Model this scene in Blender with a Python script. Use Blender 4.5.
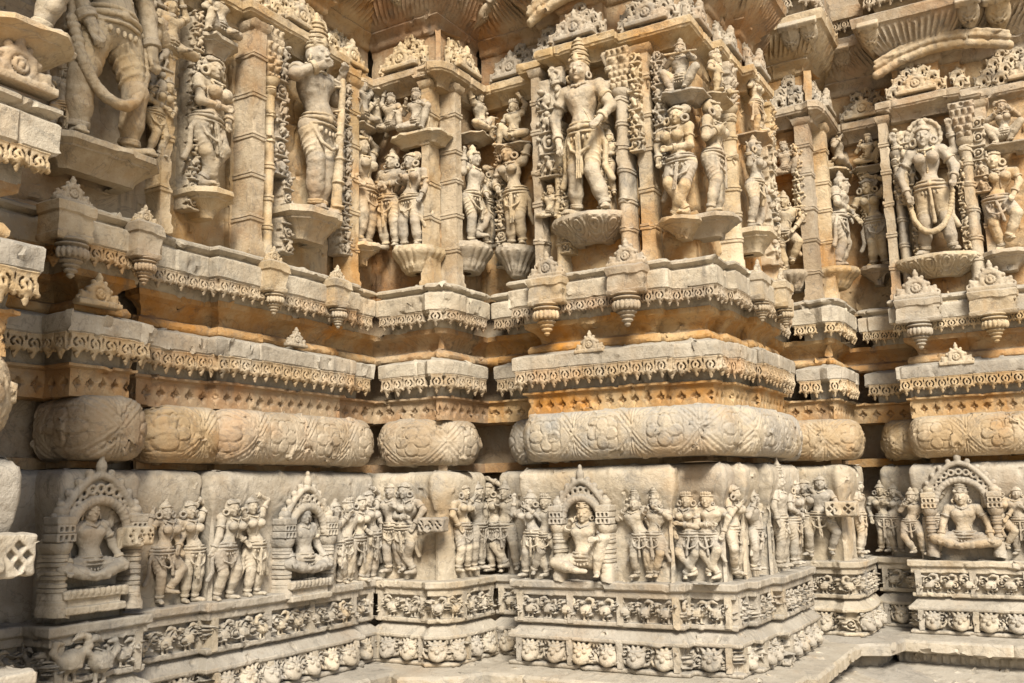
import bpy, math, random
import numpy as np
from mathutils import Vector, Matrix

for _o in list(bpy.data.objects):
    bpy.data.objects.remove(_o)
S = bpy.context.scene
C = S.collection
EYE = 1.7                       # height of the photographer's eye above the courtyard paving

# ------------------------------------------------------------------ camera
F_PX, YAW, PITCH, ROLL = 944.98, 0.525, 0.161, -0.022
fw = np.array([-math.sin(YAW) * math.cos(PITCH), math.cos(YAW) * math.cos(PITCH), math.sin(PITCH)])
_r = np.array([math.cos(YAW), math.sin(YAW), 0.0])
_u = np.cross(_r, fw)
RT = _r * math.cos(ROLL) + _u * math.sin(ROLL)
UP = -_r * math.sin(ROLL) + _u * math.cos(ROLL)
cam_d = bpy.data.cameras.new('camera')
cam = bpy.data.objects.new('camera', cam_d)
C.objects.link(cam)
cam.matrix_world = Matrix(((RT[0], UP[0], -fw[0], 0), (RT[1], UP[1], -fw[1], 0), (RT[2], UP[2], -fw[2], EYE), (0, 0, 0, 1)))
cam_d.sensor_width = 36.0
cam_d.sensor_fit = 'HORIZONTAL'
cam_d.lens = F_PX / 1024 * 36.0
cam_d.clip_start = 0.05
cam_d.clip_end = 3000
S.camera = cam

# ------------------------------------------------------------------ sky, sun, exposure
SUN_EL, SUN_AZ = math.radians(44), math.radians(141)      # hazy bright sun from the front, a little to the right
w = bpy.data.worlds.new('World')
S.world = w
w.use_nodes = True
nt = w.node_tree
bg = nt.nodes['Background']
sky = nt.nodes.new('ShaderNodeTexSky')
sky.sky_type = 'NISHITA'
sky.sun_disc = False
sky.sun_elevation = SUN_EL
sky.sun_rotation = SUN_AZ
sky.dust_density = 2.0
nt.links.new(sky.outputs[0], bg.inputs[0])
bg.inputs[1].default_value = 0.05
sd = bpy.data.lights.new('sun', 'SUN')
sd.energy = 3.2
sd.angle = math.radians(20)
sd.color = (1.0, 0.945, 0.85)
sun = bpy.data.objects.new('sun', sd)
C.objects.link(sun)
_sv = Vector((math.sin(SUN_AZ) * math.cos(SUN_EL), math.cos(SUN_AZ) * math.cos(SUN_EL), math.sin(SUN_EL)))
sun.rotation_euler = _sv.to_track_quat('Z', 'Y').to_euler()
sun.location = (0, 0, 20)
S.view_settings.view_transform = 'Standard'
S.view_settings.look = 'None'
S.view_settings.exposure = 1.38
S.view_settings.gamma = 1.0
S.render.engine = 'CYCLES'
S.cycles.max_bounces = 6
S.cycles.diffuse_bounces = 2
S.cycles.use_denoising = True

# ------------------------------------------------------------------ projection helpers: where a point of the wall stands
def ray(x, y):
    return fw + RT * (x - 512) / F_PX - UP * (y - 341.5) / F_PX
def onY(x, y, Y):
    d = ray(x, y)
    p = d * (Y / d[1])
    return np.array([p[0], p[1], p[2] + EYE])
def onX(x, y, X):
    d = ray(x, y)
    p = d * (X / d[0])
    return np.array([p[0], p[1], p[2] + EYE])

# ------------------------------------------------------------------ materials
def stone(name, a, b, stain, grey, stain_amt=0.5, grey_amt=0.4, streak=0.3, rough=0.85):
    m = bpy.data.materials.new(name)
    m.use_nodes = True
    t = m.node_tree
    N, L = t.nodes, t.links
    bs = N['Principled BSDF']
    bs.inputs['Roughness'].default_value = rough
    if 'Specular IOR Level' in bs.inputs:
        bs.inputs['Specular IOR Level'].default_value = 0.25
    geo = N.new('ShaderNodeNewGeometry')
    oi = N.new('ShaderNodeObjectInfo')
    def noise(scale, detail=6, rough_=0.6, vec=None, dist=0.0):
        n = N.new('ShaderNodeTexNoise')
        n.inputs['Scale'].default_value = scale
        n.inputs['Detail'].default_value = detail
        n.inputs['Roughness'].default_value = rough_
        n.inputs['Distortion'].default_value = dist
        L.new(vec or geo.outputs['Position'], n.inputs['Vector'])
        return n.outputs['Fac']
    def ramp(x, lo, hi):
        r = N.new('ShaderNodeMapRange')
        r.interpolation_type = 'SMOOTHSTEP'
        r.inputs['From Min'].default_value = lo
        r.inputs['From Max'].default_value = hi
        L.new(x, r.inputs['Value'])
        return r.outputs['Result']
    def math_(op, x, y):
        n = N.new('ShaderNodeMath')
        n.operation = op
        for i, v in enumerate((x, y)):
            if isinstance(v, (int, float)):
                n.inputs[i].default_value = v
            else:
                L.new(v, n.inputs[i])
        return n.outputs[0]
    def mix(f, x, y, mode='MIX'):
        n = N.new('ShaderNodeMix')
        n.data_type = 'RGBA'
        n.blend_type = mode
        if isinstance(f, (int, float)):
            n.inputs[0].default_value = f
        else:
            L.new(f, n.inputs[0])
        for i, v in ((6, x), (7, y)):
            if isinstance(v, tuple):
                n.inputs[i].default_value = (*v, 1)
            else:
                L.new(v, n.inputs[i])
        return n.outputs[2]
    col = mix(ramp(noise(2.6, 9, 0.66), 0.42, 0.58), a, b)
    # iron stain in large soft patches and run-down streaks
    mp = N.new('ShaderNodeMapping')
    mp.inputs['Scale'].default_value = (9, 9, 1.1)
    L.new(geo.outputs['Position'], mp.inputs['Vector'])
    st = math_('MAXIMUM', ramp(noise(1.7, 7, 0.6), 0.5, 0.68), math_('MULTIPLY', ramp(noise(1.0, 5, 0.55, mp.outputs[0]), 0.55, 0.75), streak * 2))
    col = mix(math_('MULTIPLY', st, stain_amt), col, stain)
    # grey weathering: patches, and the dust and lichen that settle on upward faces
    sx = N.new('ShaderNodeSeparateXYZ')
    L.new(geo.outputs['Normal'], sx.inputs[0])
    gp = ramp(noise(3.7, 9, 0.68), 0.5, 0.7)
    up = math_('MULTIPLY', ramp(sx.outputs[2], 0.35, 0.9), 0.5)
    g = math_('MAXIMUM', math_('MULTIPLY', gp, grey_amt), up)
    col = mix(g, col, grey)
    # fine mottling, dark lichen specks, pale abrasion
    col = mix(math_('MULTIPLY', ramp(noise(38, 6, 0.7), 0.55, 0.72), 0.35), col, tuple(c * 0.55 for c in stain))
    col = mix(math_('MULTIPLY', ramp(noise(75, 4, 0.7), 0.6, 0.72), 0.45), col, tuple(min(1, c * 1.25) for c in a))
    col = mix(math_('MULTIPLY', ramp(noise(15, 8, 0.75), 0.62, 0.74), 0.45), col, tuple(c * 0.35 for c in grey))
    # black rain runs and grime, broken up
    mp2 = N.new('ShaderNodeMapping')
    mp2.inputs['Scale'].default_value = (14, 14, 1.6)
    L.new(geo.outputs['Position'], mp2.inputs['Vector'])
    run = math_('MULTIPLY', ramp(noise(1.0, 6, 0.6, mp2.outputs[0]), 0.54, 0.70), ramp(noise(2.2, 5, 0.6), 0.46, 0.62))
    col = mix(math_('MULTIPLY', run, 0.6), col, (0.12, 0.105, 0.085))
    ve = math_('SUBTRACT', 1.0, ramp(math_('ABSOLUTE', math_('SUBTRACT', noise(4.5, 5, 0.55, None, 1.2), 0.5), 0), 0.0, 0.018))
    col = mix(math_('MULTIPLY', ve, 0.35), col, tuple(c * 0.55 for c in grey))
    hv = N.new('ShaderNodeHueSaturation')
    L.new(col, hv.inputs['Color'])
    L.new(math_('ADD', math_('MULTIPLY', oi.outputs['Random'], 0.28), 0.85), hv.inputs['Value'])
    L.new(math_('ADD', math_('MULTIPLY', oi.outputs['Random'], 0.3), 0.9), hv.inputs['Saturation'])
    L.new(hv.outputs[0], bs.inputs['Base Color'])
    b1 = N.new('ShaderNodeBump')
    b1.inputs['Strength'].default_value = 0.8
    b1.inputs['Distance'].default_value = 0.006
    L.new(noise(55, 8, 0.7), b1.inputs['Height'])
    b2 = N.new('ShaderNodeBump')
    b2.inputs['Strength'].default_value = 0.75
    b2.inputs['Distance'].default_value = 0.012
    L.new(noise(16, 6, 0.65), b2.inputs['Height'])
    L.new(b1.outputs[0], b2.inputs['Normal'])
    L.new(b2.outputs[0], bs.inputs['Normal'])
    return m

CREAM, TAN, OCHRE, GREY = (0.42, 0.34, 0.235), (0.32, 0.235, 0.14), (0.35, 0.19, 0.08), (0.19, 0.175, 0.15)
M_WALL = stone('marble_cream', CREAM, TAN, OCHRE, GREY, 0.6, 0.4)
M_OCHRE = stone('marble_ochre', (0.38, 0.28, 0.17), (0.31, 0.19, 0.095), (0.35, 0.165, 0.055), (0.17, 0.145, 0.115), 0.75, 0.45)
M_SLAB = stone('marble_grey', (0.41, 0.36, 0.28), (0.32, 0.275, 0.21), (0.33, 0.225, 0.125), (0.225, 0.21, 0.18), 0.45, 0.5)
M_ROLL = stone('marble_roll', (0.38, 0.32, 0.235), (0.30, 0.265, 0.215), (0.33, 0.215, 0.105), (0.20, 0.205, 0.20), 0.55, 0.6)
M_STAT = stone('marble_statue', (0.43, 0.36, 0.26), (0.35, 0.275, 0.18), (0.36, 0.215, 0.095), (0.20, 0.185, 0.16), 0.6, 0.65)
M_BASE = stone('marble_base', (0.41, 0.36, 0.285), (0.315, 0.27, 0.205), (0.31, 0.21, 0.115), (0.195, 0.185, 0.165), 0.5, 0.7)

# ------------------------------------------------------------------ numpy noise
_rng = np.random.RandomState(7)
_LAT = _rng.rand(64, 64, 64).astype(np.float32)
def vnoise(p, s):
    q = p * s + 1000.0
    i = np.floor(q).astype(np.int64)
    f = (q - i)
    f = f * f * (3 - 2 * f)
    i0, i1 = i & 63, (i + 1) & 63
    r = 0
    for a in (0, 1):
        wx = f[:, 0] if a else 1 - f[:, 0]
        ix = (i1 if a else i0)[:, 0]
        for b in (0, 1):
            wy = f[:, 1] if b else 1 - f[:, 1]
            iy = (i1 if b else i0)[:, 1]
            for c in (0, 1):
                wz = f[:, 2] if c else 1 - f[:, 2]
                iz = (i1 if c else i0)[:, 2]
                r = r + wx * wy * wz * _LAT[ix, iy, iz]
    return r * 2 - 1
def roughen(v, amp=0.003):
    """hand-cut stone: slow waviness, tool marks and the odd chip."""
    d = np.stack([vnoise(v + k * 17.3, 9) * 0.9 + vnoise(v + k * 31.7, 37) * 0.6 for k in range(3)], 1)
    c = np.maximum(vnoise(v + 5.5, 21) - .38, 0)[:, None] * np.sign(d) * min(amp * 10, .03)
    return v + d * amp + c

# ------------------------------------------------------------------ mesh and object helpers
def mesh_np(name, v, q, mat, smooth=True, sharp=None):
    me = bpy.data.meshes.new(name)
    v = np.asarray(v, np.float32)
    q = np.asarray(q, np.int32)
    me.vertices.add(len(v))
    me.vertices.foreach_set('co', v.ravel())
    k = q.shape[1]
    me.loops.add(q.size)
    me.loops.foreach_set('vertex_index', q.ravel())
    me.polygons.add(len(q))
    me.polygons.foreach_set('loop_start', np.arange(0, q.size, k, dtype=np.int32))
    me.polygons.foreach_set('loop_total', np.full(len(q), k, np.int32))
    if smooth:
        me.polygons.foreach_set('use_smooth', np.ones(len(q), bool))
    me.update(calc_edges=True)
    me.validate()
    if smooth and sharp:
        me.set_sharp_from_angle(angle=math.radians(sharp))
    if mat:
        me.materials.append(mat)
    return me
def obj(name, me, parent=None, loc=(0, 0, 0), rz=0.0, scale=None):
    o = bpy.data.objects.new(name, me)
    C.objects.link(o)
    o.location = loc
    o.rotation_euler = (0, 0, rz)
    if scale:
        o.scale = scale
    if parent:
        o.parent = parent
    return o
def thing(name, label, cat, loc=(0, 0, 0), rz=0.0, group=None):
    o = bpy.data.objects.new(name, None)
    o.empty_display_size = 0.1
    C.objects.link(o)
    o.location = loc
    o.rotation_euler = (0, 0, rz)
    o['label'] = label
    o['category'] = cat
    if group:
        o['group'] = group
    return o
def joinvq(parts):
    vs, qs, n = [], [], 0
    for v, q in parts:
        vs.append(np.asarray(v))
        qs.append(np.asarray(q) + n)
        n += len(v)
    return np.concatenate(vs), np.concatenate(qs)

# ------------------------------------------------------------------ sweep of a moulding profile along a stepped plan
def offset_corners(P, o):
    P = np.asarray(P, float)
    E = P[1:] - P[:-1]
    T = E / np.linalg.norm(E, axis=1)[:, None]
    Nn = np.stack([T[:, 1], -T[:, 0]], 1)
    out = np.empty_like(P)
    out[0] = P[0] + Nn[0] * o
    out[-1] = P[-1] + Nn[-1] * o
    for i in range(1, len(P) - 1):
        n1, n2 = Nn[i - 1], Nn[i]
        d = 1 + n1 @ n2
        out[i] = P[i] + (n1 + n2) * (o / max(d, 0.3))
    return out
def fillet(P, r, n=4):
    P = [np.asarray(p, float) for p in P]
    out = [P[0]]
    for i in range(1, len(P) - 1):
        a, b, c = P[i - 1], P[i], P[i + 1]
        la, lc = np.linalg.norm(a - b), np.linalg.norm(c - b)
        rr = min(r, 0.45 * la, 0.45 * lc)
        p, s = b + (a - b) / la * rr, b + (c - b) / lc * rr
        for k in range(n + 1):
            t = k / n
            out.append((1 - t) ** 2 * p + 2 * t * (1 - t) * b + t * t * s)
    out.append(P[-1])
    return out
def subdiv_profile(prof, dz):
    out = [prof[0]]
    for a, b in zip(prof[:-1], prof[1:]):
        L_ = math.hypot(b[0] - a[0], b[1] - a[1])
        n = max(1, int(L_ / dz))
        for k in range(1, n + 1):
            t = k / n
            out.append((a[0] + (b[0] - a[0]) * t, a[1] + (b[1] - a[1]) * t))
    return out
def sweep(P, prof, du=0.03, dz=0.05, relief=None, rough=0.0025, z0=EYE):
    """closed courses: prof is a list of (offset, z) from the inner bottom round the face to the inner top."""
    prof = subdiv_profile(prof, dz)
    P = np.asarray(P, float)
    segL = np.linalg.norm(P[1:] - P[:-1], axis=1)
    ns = [max(1, int(round(l / du))) for l in segL]
    ts = [(i, k / ns[i]) for i in range(len(ns)) for k in range(ns[i])] + [(len(ns) - 1, 1.0)]
    idx = np.array([t[0] for t in ts])
    tt = np.array([t[1] for t in ts])
    cum = np.concatenate([[0], np.cumsum(segL)])
    U = cum[idx] + tt * segL[idx]
    base = offset_corners(P, 0)
    m1 = offset_corners(P, 1.0) - base
    arc = np.concatenate([[0], np.cumsum([math.hypot(b[0] - a[0], b[1] - a[1]) for a, b in zip(prof[:-1], prof[1:])])])
    E = P[1:] - P[:-1]
    T = E / segL[:, None]
    Nn = np.stack([T[:, 1], -T[:, 0]], 1)
    rows = []
    for j, (o, z) in enumerate(prof):
        cor = base + m1 * o
        xy = cor[idx] * (1 - tt)[:, None] + cor[idx + 1] * tt[:, None]
        zz = np.full(len(U), z)
        if relief is not None:
            h = relief(U, np.full(len(U), arc[j]), zz)
            xy = xy + Nn[idx] * h[:, None]
        rows.append(np.column_stack([xy, zz + z0]))
    V = np.stack(rows)                      # nz, nu, 3
    nz, nu = V.shape[:2]
    v = V.reshape(-1, 3)
    if rough:
        v = roughen(v, rough)
    I = np.arange(nz * nu).reshape(nz, nu)
    q = np.stack([I[:-1, :-1], I[:-1, 1:], I[1:, 1:], I[1:, :-1]], -1).reshape(-1, 4)
    return v, q

# ------------------------------------------------------------------ carving: signed distances on a grid -> surface nets
class Carve:
    def __init__(s):
        s.p = []
    def add(s, fn, lo, hi, k=0.0, sub=False):
        s.p.append((fn, np.array(lo, float), np.array(hi, float), k, sub))
    def cap(s, a, b, ra, rb=None, k=0.02, sub=False):
        a, b = np.array(a, float), np.array(b, float)
        rb = ra if rb is None else rb
        d = b - a
        L2 = max(d @ d, 1e-9)
        def fn(X, Y, Z):
            t = np.clip(((X - a[0]) * d[0] + (Y - a[1]) * d[1] + (Z - a[2]) * d[2]) / L2, 0, 1)
            return np.sqrt((X - a[0] - t * d[0]) ** 2 + (Y - a[1] - t * d[1]) ** 2 + (Z - a[2] - t * d[2]) ** 2) - (ra + (rb - ra) * t)
        R = max(ra, rb)
        s.add(fn, np.minimum(a, b) - R, np.maximum(a, b) + R, k, sub)
    def ell(s, c, r, k=0.02, rot=0.0, sub=False):
        c, r = np.array(c, float), np.array(r, float)
        cs, sn = math.cos(rot), math.sin(rot)
        def fn(X, Y, Z):
            x, y = X - c[0], Y - c[1]
            x, y = x * cs + y * sn, -x * sn + y * cs
            z = Z - c[2]
            k0 = np.sqrt((x / r[0]) ** 2 + (y / r[1]) ** 2 + (z / r[2]) ** 2)
            k1 = np.sqrt((x / r[0] ** 2) ** 2 + (y / r[1] ** 2) ** 2 + (z / r[2] ** 2) ** 2)
            return k0 * (k0 - 1) / np.maximum(k1, 1e-6)
        R = max(r[0], r[1]) if rot else 0
        e = np.array([max(R, r[0]), max(R, r[1]), r[2]])
        s.add(fn, c - e, c + e, k, sub)
    def ring(s, c, ax, R, r, k=0.0, sub=False):
        c, ax = np.array(c, float), np.array(ax, float)
        ax = ax / np.linalg.norm(ax)
        def fn(X, Y, Z):
            x, y, z = X - c[0], Y - c[1], Z - c[2]
            h = x * ax[0] + y * ax[1] + z * ax[2]
            q = np.sqrt(np.maximum(x * x + y * y + z * z - h * h, 0)) - R
            return np.sqrt(q * q + h * h) - r
        e = (R + r)
        s.add(fn, c - e, c + e, k, sub)
    def ering(s, c, Rx, Rz, r, k=0.0):
        c = np.array(c, float)
        def fn(X, Y, Z):
            x, y, z = X - c[0], Y - c[1], Z - c[2]
            q = (np.sqrt((x / Rx) ** 2 + (z / Rz) ** 2) - 1) * min(Rx, Rz)
            return np.sqrt(q * q + y * y) - r
        e = np.array([Rx + r * 2, r, Rz + r * 2])
        s.add(fn, c - e, c + e, k)
    def box(s, c, h, rd=0.004, k=0.0, rot=0.0, sub=False):
        c, h = np.array(c, float), np.array(h, float)
        cs, sn = math.cos(rot), math.sin(rot)
        def fn(X, Y, Z):
            x, y = X - c[0], Y - c[1]
            x, y = x * cs + y * sn, -x * sn + y * cs
            dx, dy, dz = abs(x) - h[0] + rd, abs(y) - h[1] + rd, abs(Z - c[2]) - h[2] + rd
            return np.sqrt(np.maximum(dx, 0) ** 2 + np.maximum(dy, 0) ** 2 + np.maximum(dz, 0) ** 2) + np.minimum(np.maximum(dx, np.maximum(dy, dz)), 0) - rd
        R = math.hypot(h[0], h[1]) if rot else 0
        e = np.array([max(R, h[0]), max(R, h[1]), h[2]])
        s.add(fn, c - e, c + e, k, sub)
    def chain(s, pts, r, k=0.0, r2=None, bead=0):
        n = len(pts) - 1
        r2 = r if r2 is None else r2
        for i in range(n):
            s.cap(pts[i], pts[i + 1], r + (r2 - r) * i / n, r + (r2 - r) * (i + 1) / n, k)
        if bead:
            for i in range(n):
                for t in np.linspace(0, 1, bead, endpoint=False):
                    c = np.array(pts[i]) * (1 - t) + np.array(pts[i + 1]) * t
                    s.ell(c, (r * 1.45,) * 3, 0.0)
    def mesh(s, vox, zmin=None):
        pos = [p for p in s.p if not p[4]]
        lo = np.min([p[1] for p in pos], 0) - 2.5 * vox
        hi = np.max([p[2] for p in pos], 0) + 2.5 * vox
        if zmin is not None:
            lo[2] = max(lo[2], zmin)
        n = np.ceil((hi - lo) / vox).astype(int) + 1
        G = np.full(n, 0.2, np.float32)
        ax = [lo[i] + vox * np.arange(n[i]) for i in range(3)]
        for fn, a, b, k, sub in s.p:
            m = k + 2 * vox
            i0 = np.maximum(np.floor((a - m - lo) / vox).astype(int), 0)
            i1 = np.minimum(np.ceil((b + m - lo) / vox).astype(int) + 1, n)
            if (i1 <= i0).any():
                continue
            X = ax[0][i0[0]:i1[0], None, None]
            Y = ax[1][None, i0[1]:i1[1], None]
            Z = ax[2][None, None, i0[2]:i1[2]]
            d = fn(X, Y, Z)
            sl = (slice(i0[0], i1[0]), slice(i0[1], i1[1]), slice(i0[2], i1[2]))
            g = G[sl]
            if sub:
                G[sl] = np.maximum(g, -d)
            elif k > 0:
                h = np.maximum(k - abs(g - d), 0) / k
                G[sl] = np.minimum(g, d) - h * h * k * 0.25
            else:
                G[sl] = np.minimum(g, d)
        if zmin is not None:
            G[:, :, 0] = np.maximum(G[:, :, 0], vox * 0.5)
        return nets(G, lo, vox)
def nets(G, lo, vox):
    sg = G < 0
    n = np.array(G.shape)
    cnt = sum(sg[i:n[0] - 1 + i, j:n[1] - 1 + j, k:n[2] - 1 + k].astype(np.int8) for i in (0, 1) for j in (0, 1) for k in (0, 1))
    act = (cnt > 0) & (cnt < 8)
    ci = np.argwhere(act)
    if len(ci) == 0:
        return np.zeros((0, 3)), np.zeros((0, 4), int)
    idm = np.full(act.shape, -1, np.int64)
    idm[act] = np.arange(len(ci))
    acc = np.zeros((len(ci), 3))
    num = np.zeros(len(ci))
    cor = [(i, j, k) for i in (0, 1) for j in (0, 1) for k in (0, 1)]
    vals = {c: G[ci[:, 0] + c[0], ci[:, 1] + c[1], ci[:, 2] + c[2]] for c in cor}
    for a in cor:
        for axx in range(3):
            if a[axx] == 0:
                b = list(a)
                b[axx] = 1
                b = tuple(b)
                va, vb = vals[a], vals[b]
                x = (va < 0) != (vb < 0)
                t = np.where(x, va / np.where(va == vb, 1, va - vb), 0)
                p = np.tile(np.array(a, float), (len(ci), 1))
                p[:, axx] += t
                acc[x] += p[x]
                num[x] += 1
    v = lo + vox * (ci + acc / num[:, None])
    quads = []
    for axx in range(3):
        o1, o2 = [(1, 2), (2, 0), (0, 1)][axx]
        sl0 = [slice(None)] * 3
        sl1 = [slice(None)] * 3
        sl0[axx], sl1[axx] = slice(0, -1), slice(1, None)
        s0, s1 = sg[tuple(sl0)], sg[tuple(sl1)]
        e = np.argwhere(s0 != s1)
        e = e[(e[:, o1] > 0) & (e[:, o2] > 0) & (e[:, o1] < n[o1] - 1) & (e[:, o2] < n[o2] - 1)]
        if len(e) == 0:
            continue
        inside = s0[e[:, 0], e[:, 1], e[:, 2]]
        d1 = np.zeros(3, int); d1[o1] = 1
        d2 = np.zeros(3, int); d2[o2] = 1
        c = [e - d1 - d2, e - d2, e, e - d1]
        q = np.stack([idm[x[:, 0], x[:, 1], x[:, 2]] for x in c], 1)
        q[~inside] = q[~inside][:, ::-1]
        quads.append(q)
    return v, np.concatenate(quads)
def to_wall(v, s=1.0):
    """carving space (x right, y up, z out of the wall) -> object space (front is -Y)"""
    return np.column_stack([v[:, 0] * s, -v[:, 2] * s, v[:, 1] * s])
# ------------------------------------------------------------------ the carved figures
def V3(*a): return np.array(a, float)
def base_joints():
    return dict(pel=V3(0, .50, .10), che=V3(0, .70, .105), nec=V3(0, .805, .10), hea=V3(0, .895, .115),
                sL=V3(-.118, .775, .10), eL=V3(-.165, .63, .10), wL=V3(-.145, .49, .13),
                sR=V3(.118, .775, .10), eR=V3(.165, .63, .10), wR=V3(.145, .49, .13),
                hL=V3(-.058, .48, .10), kL=V3(-.065, .265, .125), aL=V3(-.06, .045, .085),
                hR=V3(.058, .48, .10), kR=V3(.065, .265, .125), aR=V3(.06, .045, .085))
POSES = {
    'stand': {},
    'contra': dict(pel=(.03, .495, .105), che=(-.012, .70, .105), nec=(-.005, .805, .10), hea=(.015, .895, .12), kL=(-.03, .27, .13), aL=(-.045, .045, .085), kR=(.085, .27, .135), aR=(.115, .045, .09),
                   eL=(-.175, .635, .10), wL=(-.125, .50, .15), eR=(.185, .64, .10), wR=(.10, .70, .185)),
    'deity': dict(pel=(.01, .495, .105), kL=(-.07, .265, .12), aL=(-.075, .045, .085), kR=(.085, .26, .13), aR=(.13, .045, .09),
                  eL=(-.185, .62, .11), wL=(-.175, .455, .15), eR=(.19, .63, .12), wR=(.17, .52, .20),
                  b_eL=(-.20, .79, .06), b_wL=(-.205, .90, .08), b_eR=(.20, .78, .06), b_wR=(.195, .90, .08)),
    'guardian': dict(pel=(.01, .495, .105), kL=(-.085, .265, .12), aL=(-.095, .045, .085), kR=(.10, .265, .13), aR=(.125, .045, .09),
                     eL=(-.175, .62, .11), wL=(-.135, .445, .16), eR=(.18, .62, .12), wR=(.16, .46, .14)),
    'dancer': dict(pel=(.035, .485, .115), che=(-.015, .69, .11), nec=(-.02, .80, .11), hea=(.02, .885, .13), hL=(-.03, .47, .10), hR=(.095, .47, .11),
                   kL=(-.075, .30, .16), aL=(.055, .075, .10), kR=(.07, .27, .15), aR=(-.06, .04, .10),
                   eL=(-.175, .66, .11), wL=(-.13, .52, .17), eR=(.12, .60, .16), wR=(-.02, .60, .21)),
    'kick': dict(pel=(-.03, .485, .11), che=(.015, .69, .11), nec=(.01, .80, .11), hea=(-.02, .885, .13), hL=(-.085, .47, .10), hR=(.03, .47, .11),
                 kL=(-.065, .265, .13), aL=(-.03, .045, .09), kR=(.14, .33, .17), aR=(.035, .13, .13),
                 eL=(-.19, .70, .10), wL=(-.16, .86, .12), eR=(.18, .64, .12), wR=(.10, .53, .19)),
    'armup': dict(pel=(.035, .49, .11), che=(-.01, .70, .11), nec=(-.01, .80, .10), hea=(-.035, .885, .125), kL=(-.02, .27, .13), aL=(-.03, .045, .09), kR=(.085, .27, .14), aR=(.08, .045, .09),
                  eL=(-.19, .64, .11), wL=(-.13, .55, .16), eR=(.165, .93, .10), wR=(.02, .99, .12)),
    'armsup': dict(pel=(.03, .49, .11), che=(0, .70, .11), hea=(.01, .89, .125), kL=(-.03, .27, .13), aL=(-.05, .045, .09), kR=(.09, .275, .14), aR=(.05, .045, .10),
                   eL=(-.175, .90, .10), wL=(-.05, 1.0, .11), eR=(.185, .88, .10), wR=(.10, 1.0, .11)),
    'flute': dict(pel=(.03, .49, .11), che=(-.01, .70, .11), hea=(-.01, .89, .13), kL=(-.03, .27, .14), aL=(.04, .05, .09), kR=(.08, .27, .13), aR=(.07, .045, .09),
                  eL=(-.17, .70, .13), wL=(-.07, .79, .21), eR=(.18, .70, .12), wR=(.10, .80, .20)),
    'clasp': dict(pel=(-.02, .495, .105), che=(.01, .70, .11), hea=(.03, .89, .12), kL=(-.07, .265, .13), aL=(-.06, .045, .09), kR=(.04, .265, .13), aR=(.06, .045, .09),
                  eL=(-.165, .64, .12), wL=(-.035, .60, .19), eR=(.165, .64, .12), wR=(.05, .63, .19)),
    'bow': dict(pel=(-.05, .48, .11), che=(.02, .675, .13), nec=(.045, .77, .13), hea=(.075, .85, .15), sL=(-.08, .76, .12), sR=(.14, .74, .12), hL=(-.10, .465, .10), hR=(.01, .465, .10),
                kL=(-.06, .26, .15), aL=(-.09, .045, .09), kR=(.08, .27, .15), aR=(.04, .045, .09),
                eL=(-.14, .63, .13), wL=(.0, .57, .20), eR=(.20, .63, .13), wR=(.13, .53, .19)),
    'stride': dict(pel=(.0, .485, .11), che=(.02, .69, .11), hea=(.035, .885, .125), hL=(-.07, .47, .10), hR=(.06, .47, .10),
                   kL=(-.13, .27, .14), aL=(-.15, .045, .09), kR=(.15, .30, .14), aR=(.09, .06, .09),
                   eL=(-.19, .66, .12), wL=(-.20, .80, .13), eR=(.19, .62, .12), wR=(.13, .49, .18)),
}
SEAT = dict(pel=(0, .17, .13), che=(0, .37, .12), nec=(0, .475, .11), hea=(0, .565, .125), sL=(-.118, .445, .11), sR=(.118, .445, .11),
            hL=(-.07, .15, .14), kL=(-.235, .13, .20), aL=(-.02, .075, .27), hR=(.07, .15, .14), kR=(.235, .13, .20), aR=(.02, .095, .28),
            eL=(-.19, .30, .12), wL=(-.20, .17, .22), eR=(.19, .30, .12), wR=(.20, .17, .22))
POSES['sway'] = dict(pel=(.05, .49, .11), che=(-.035, .685, .11), nec=(-.04, .79, .11), hea=(.0, .875, .13), hL=(-.015, .47, .10), hR=(.11, .475, .11), kL=(-.06, .27, .15), aL=(-.03, .045, .09), kR=(.10, .27, .13), aR=(.115, .045, .09),
                     eL=(-.20, .68, .12), wL=(-.11, .80, .16), eR=(.14, .62, .12), wR=(.19, .49, .12))
POSES['twist'] = dict(pel=(-.045, .485, .115), che=(.03, .685, .115), nec=(.03, .79, .11), hea=(-.015, .87, .14), hL=(-.105, .47, .11), hR=(.02, .465, .11), kL=(-.13, .29, .16), aL=(-.02, .07, .11), kR=(.07, .28, .15), aR=(.09, .045, .09),
                      eL=(-.14, .65, .14), wL=(-.05, .76, .20), eR=(.21, .72, .12), wR=(.19, .88, .12))
POSES['lotus'] = dict(SEAT)
POSES['lotus4'] = dict(SEAT, b_eL=(-.20, .44, .07), b_wL=(-.195, .57, .09), b_eR=(.20, .44, .07), b_wR=(.195, .57, .09))
POSES['ease'] = dict(SEAT, kR=(.19, .33, .20), aR=(.13, .06, .20), eR=(.20, .34, .17), wR=(.17, .36, .26), eL=(-.20, .34, .11), wL=(-.12, .45, .19))
POSES['sitflute'] = dict(SEAT, kL=(-.19, .30, .18), aL=(-.10, .05, .18), kR=(.21, .28, .20), aR=(.05, .05, .19), eL=(-.19, .38, .15), wL=(-.06, .46, .22), eR=(.20, .40, .15), wR=(.10, .46, .22))
POSES['sitwave'] = dict(SEAT, kL=(-.18, .28, .20), aL=(-.20, .05, .18), eR=(.20, .55, .11), wR=(.12, .68, .12), eL=(-.20, .33, .12), wL=(-.19, .30, .20))
MIR = {'sL': 'sR', 'eL': 'eR', 'wL': 'wR', 'hL': 'hR', 'kL': 'kR', 'aL': 'aR', 'b_eL': 'b_eR', 'b_wL': 'b_wR'}
MIR.update({v: k for k, v in list(MIR.items())})

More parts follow.
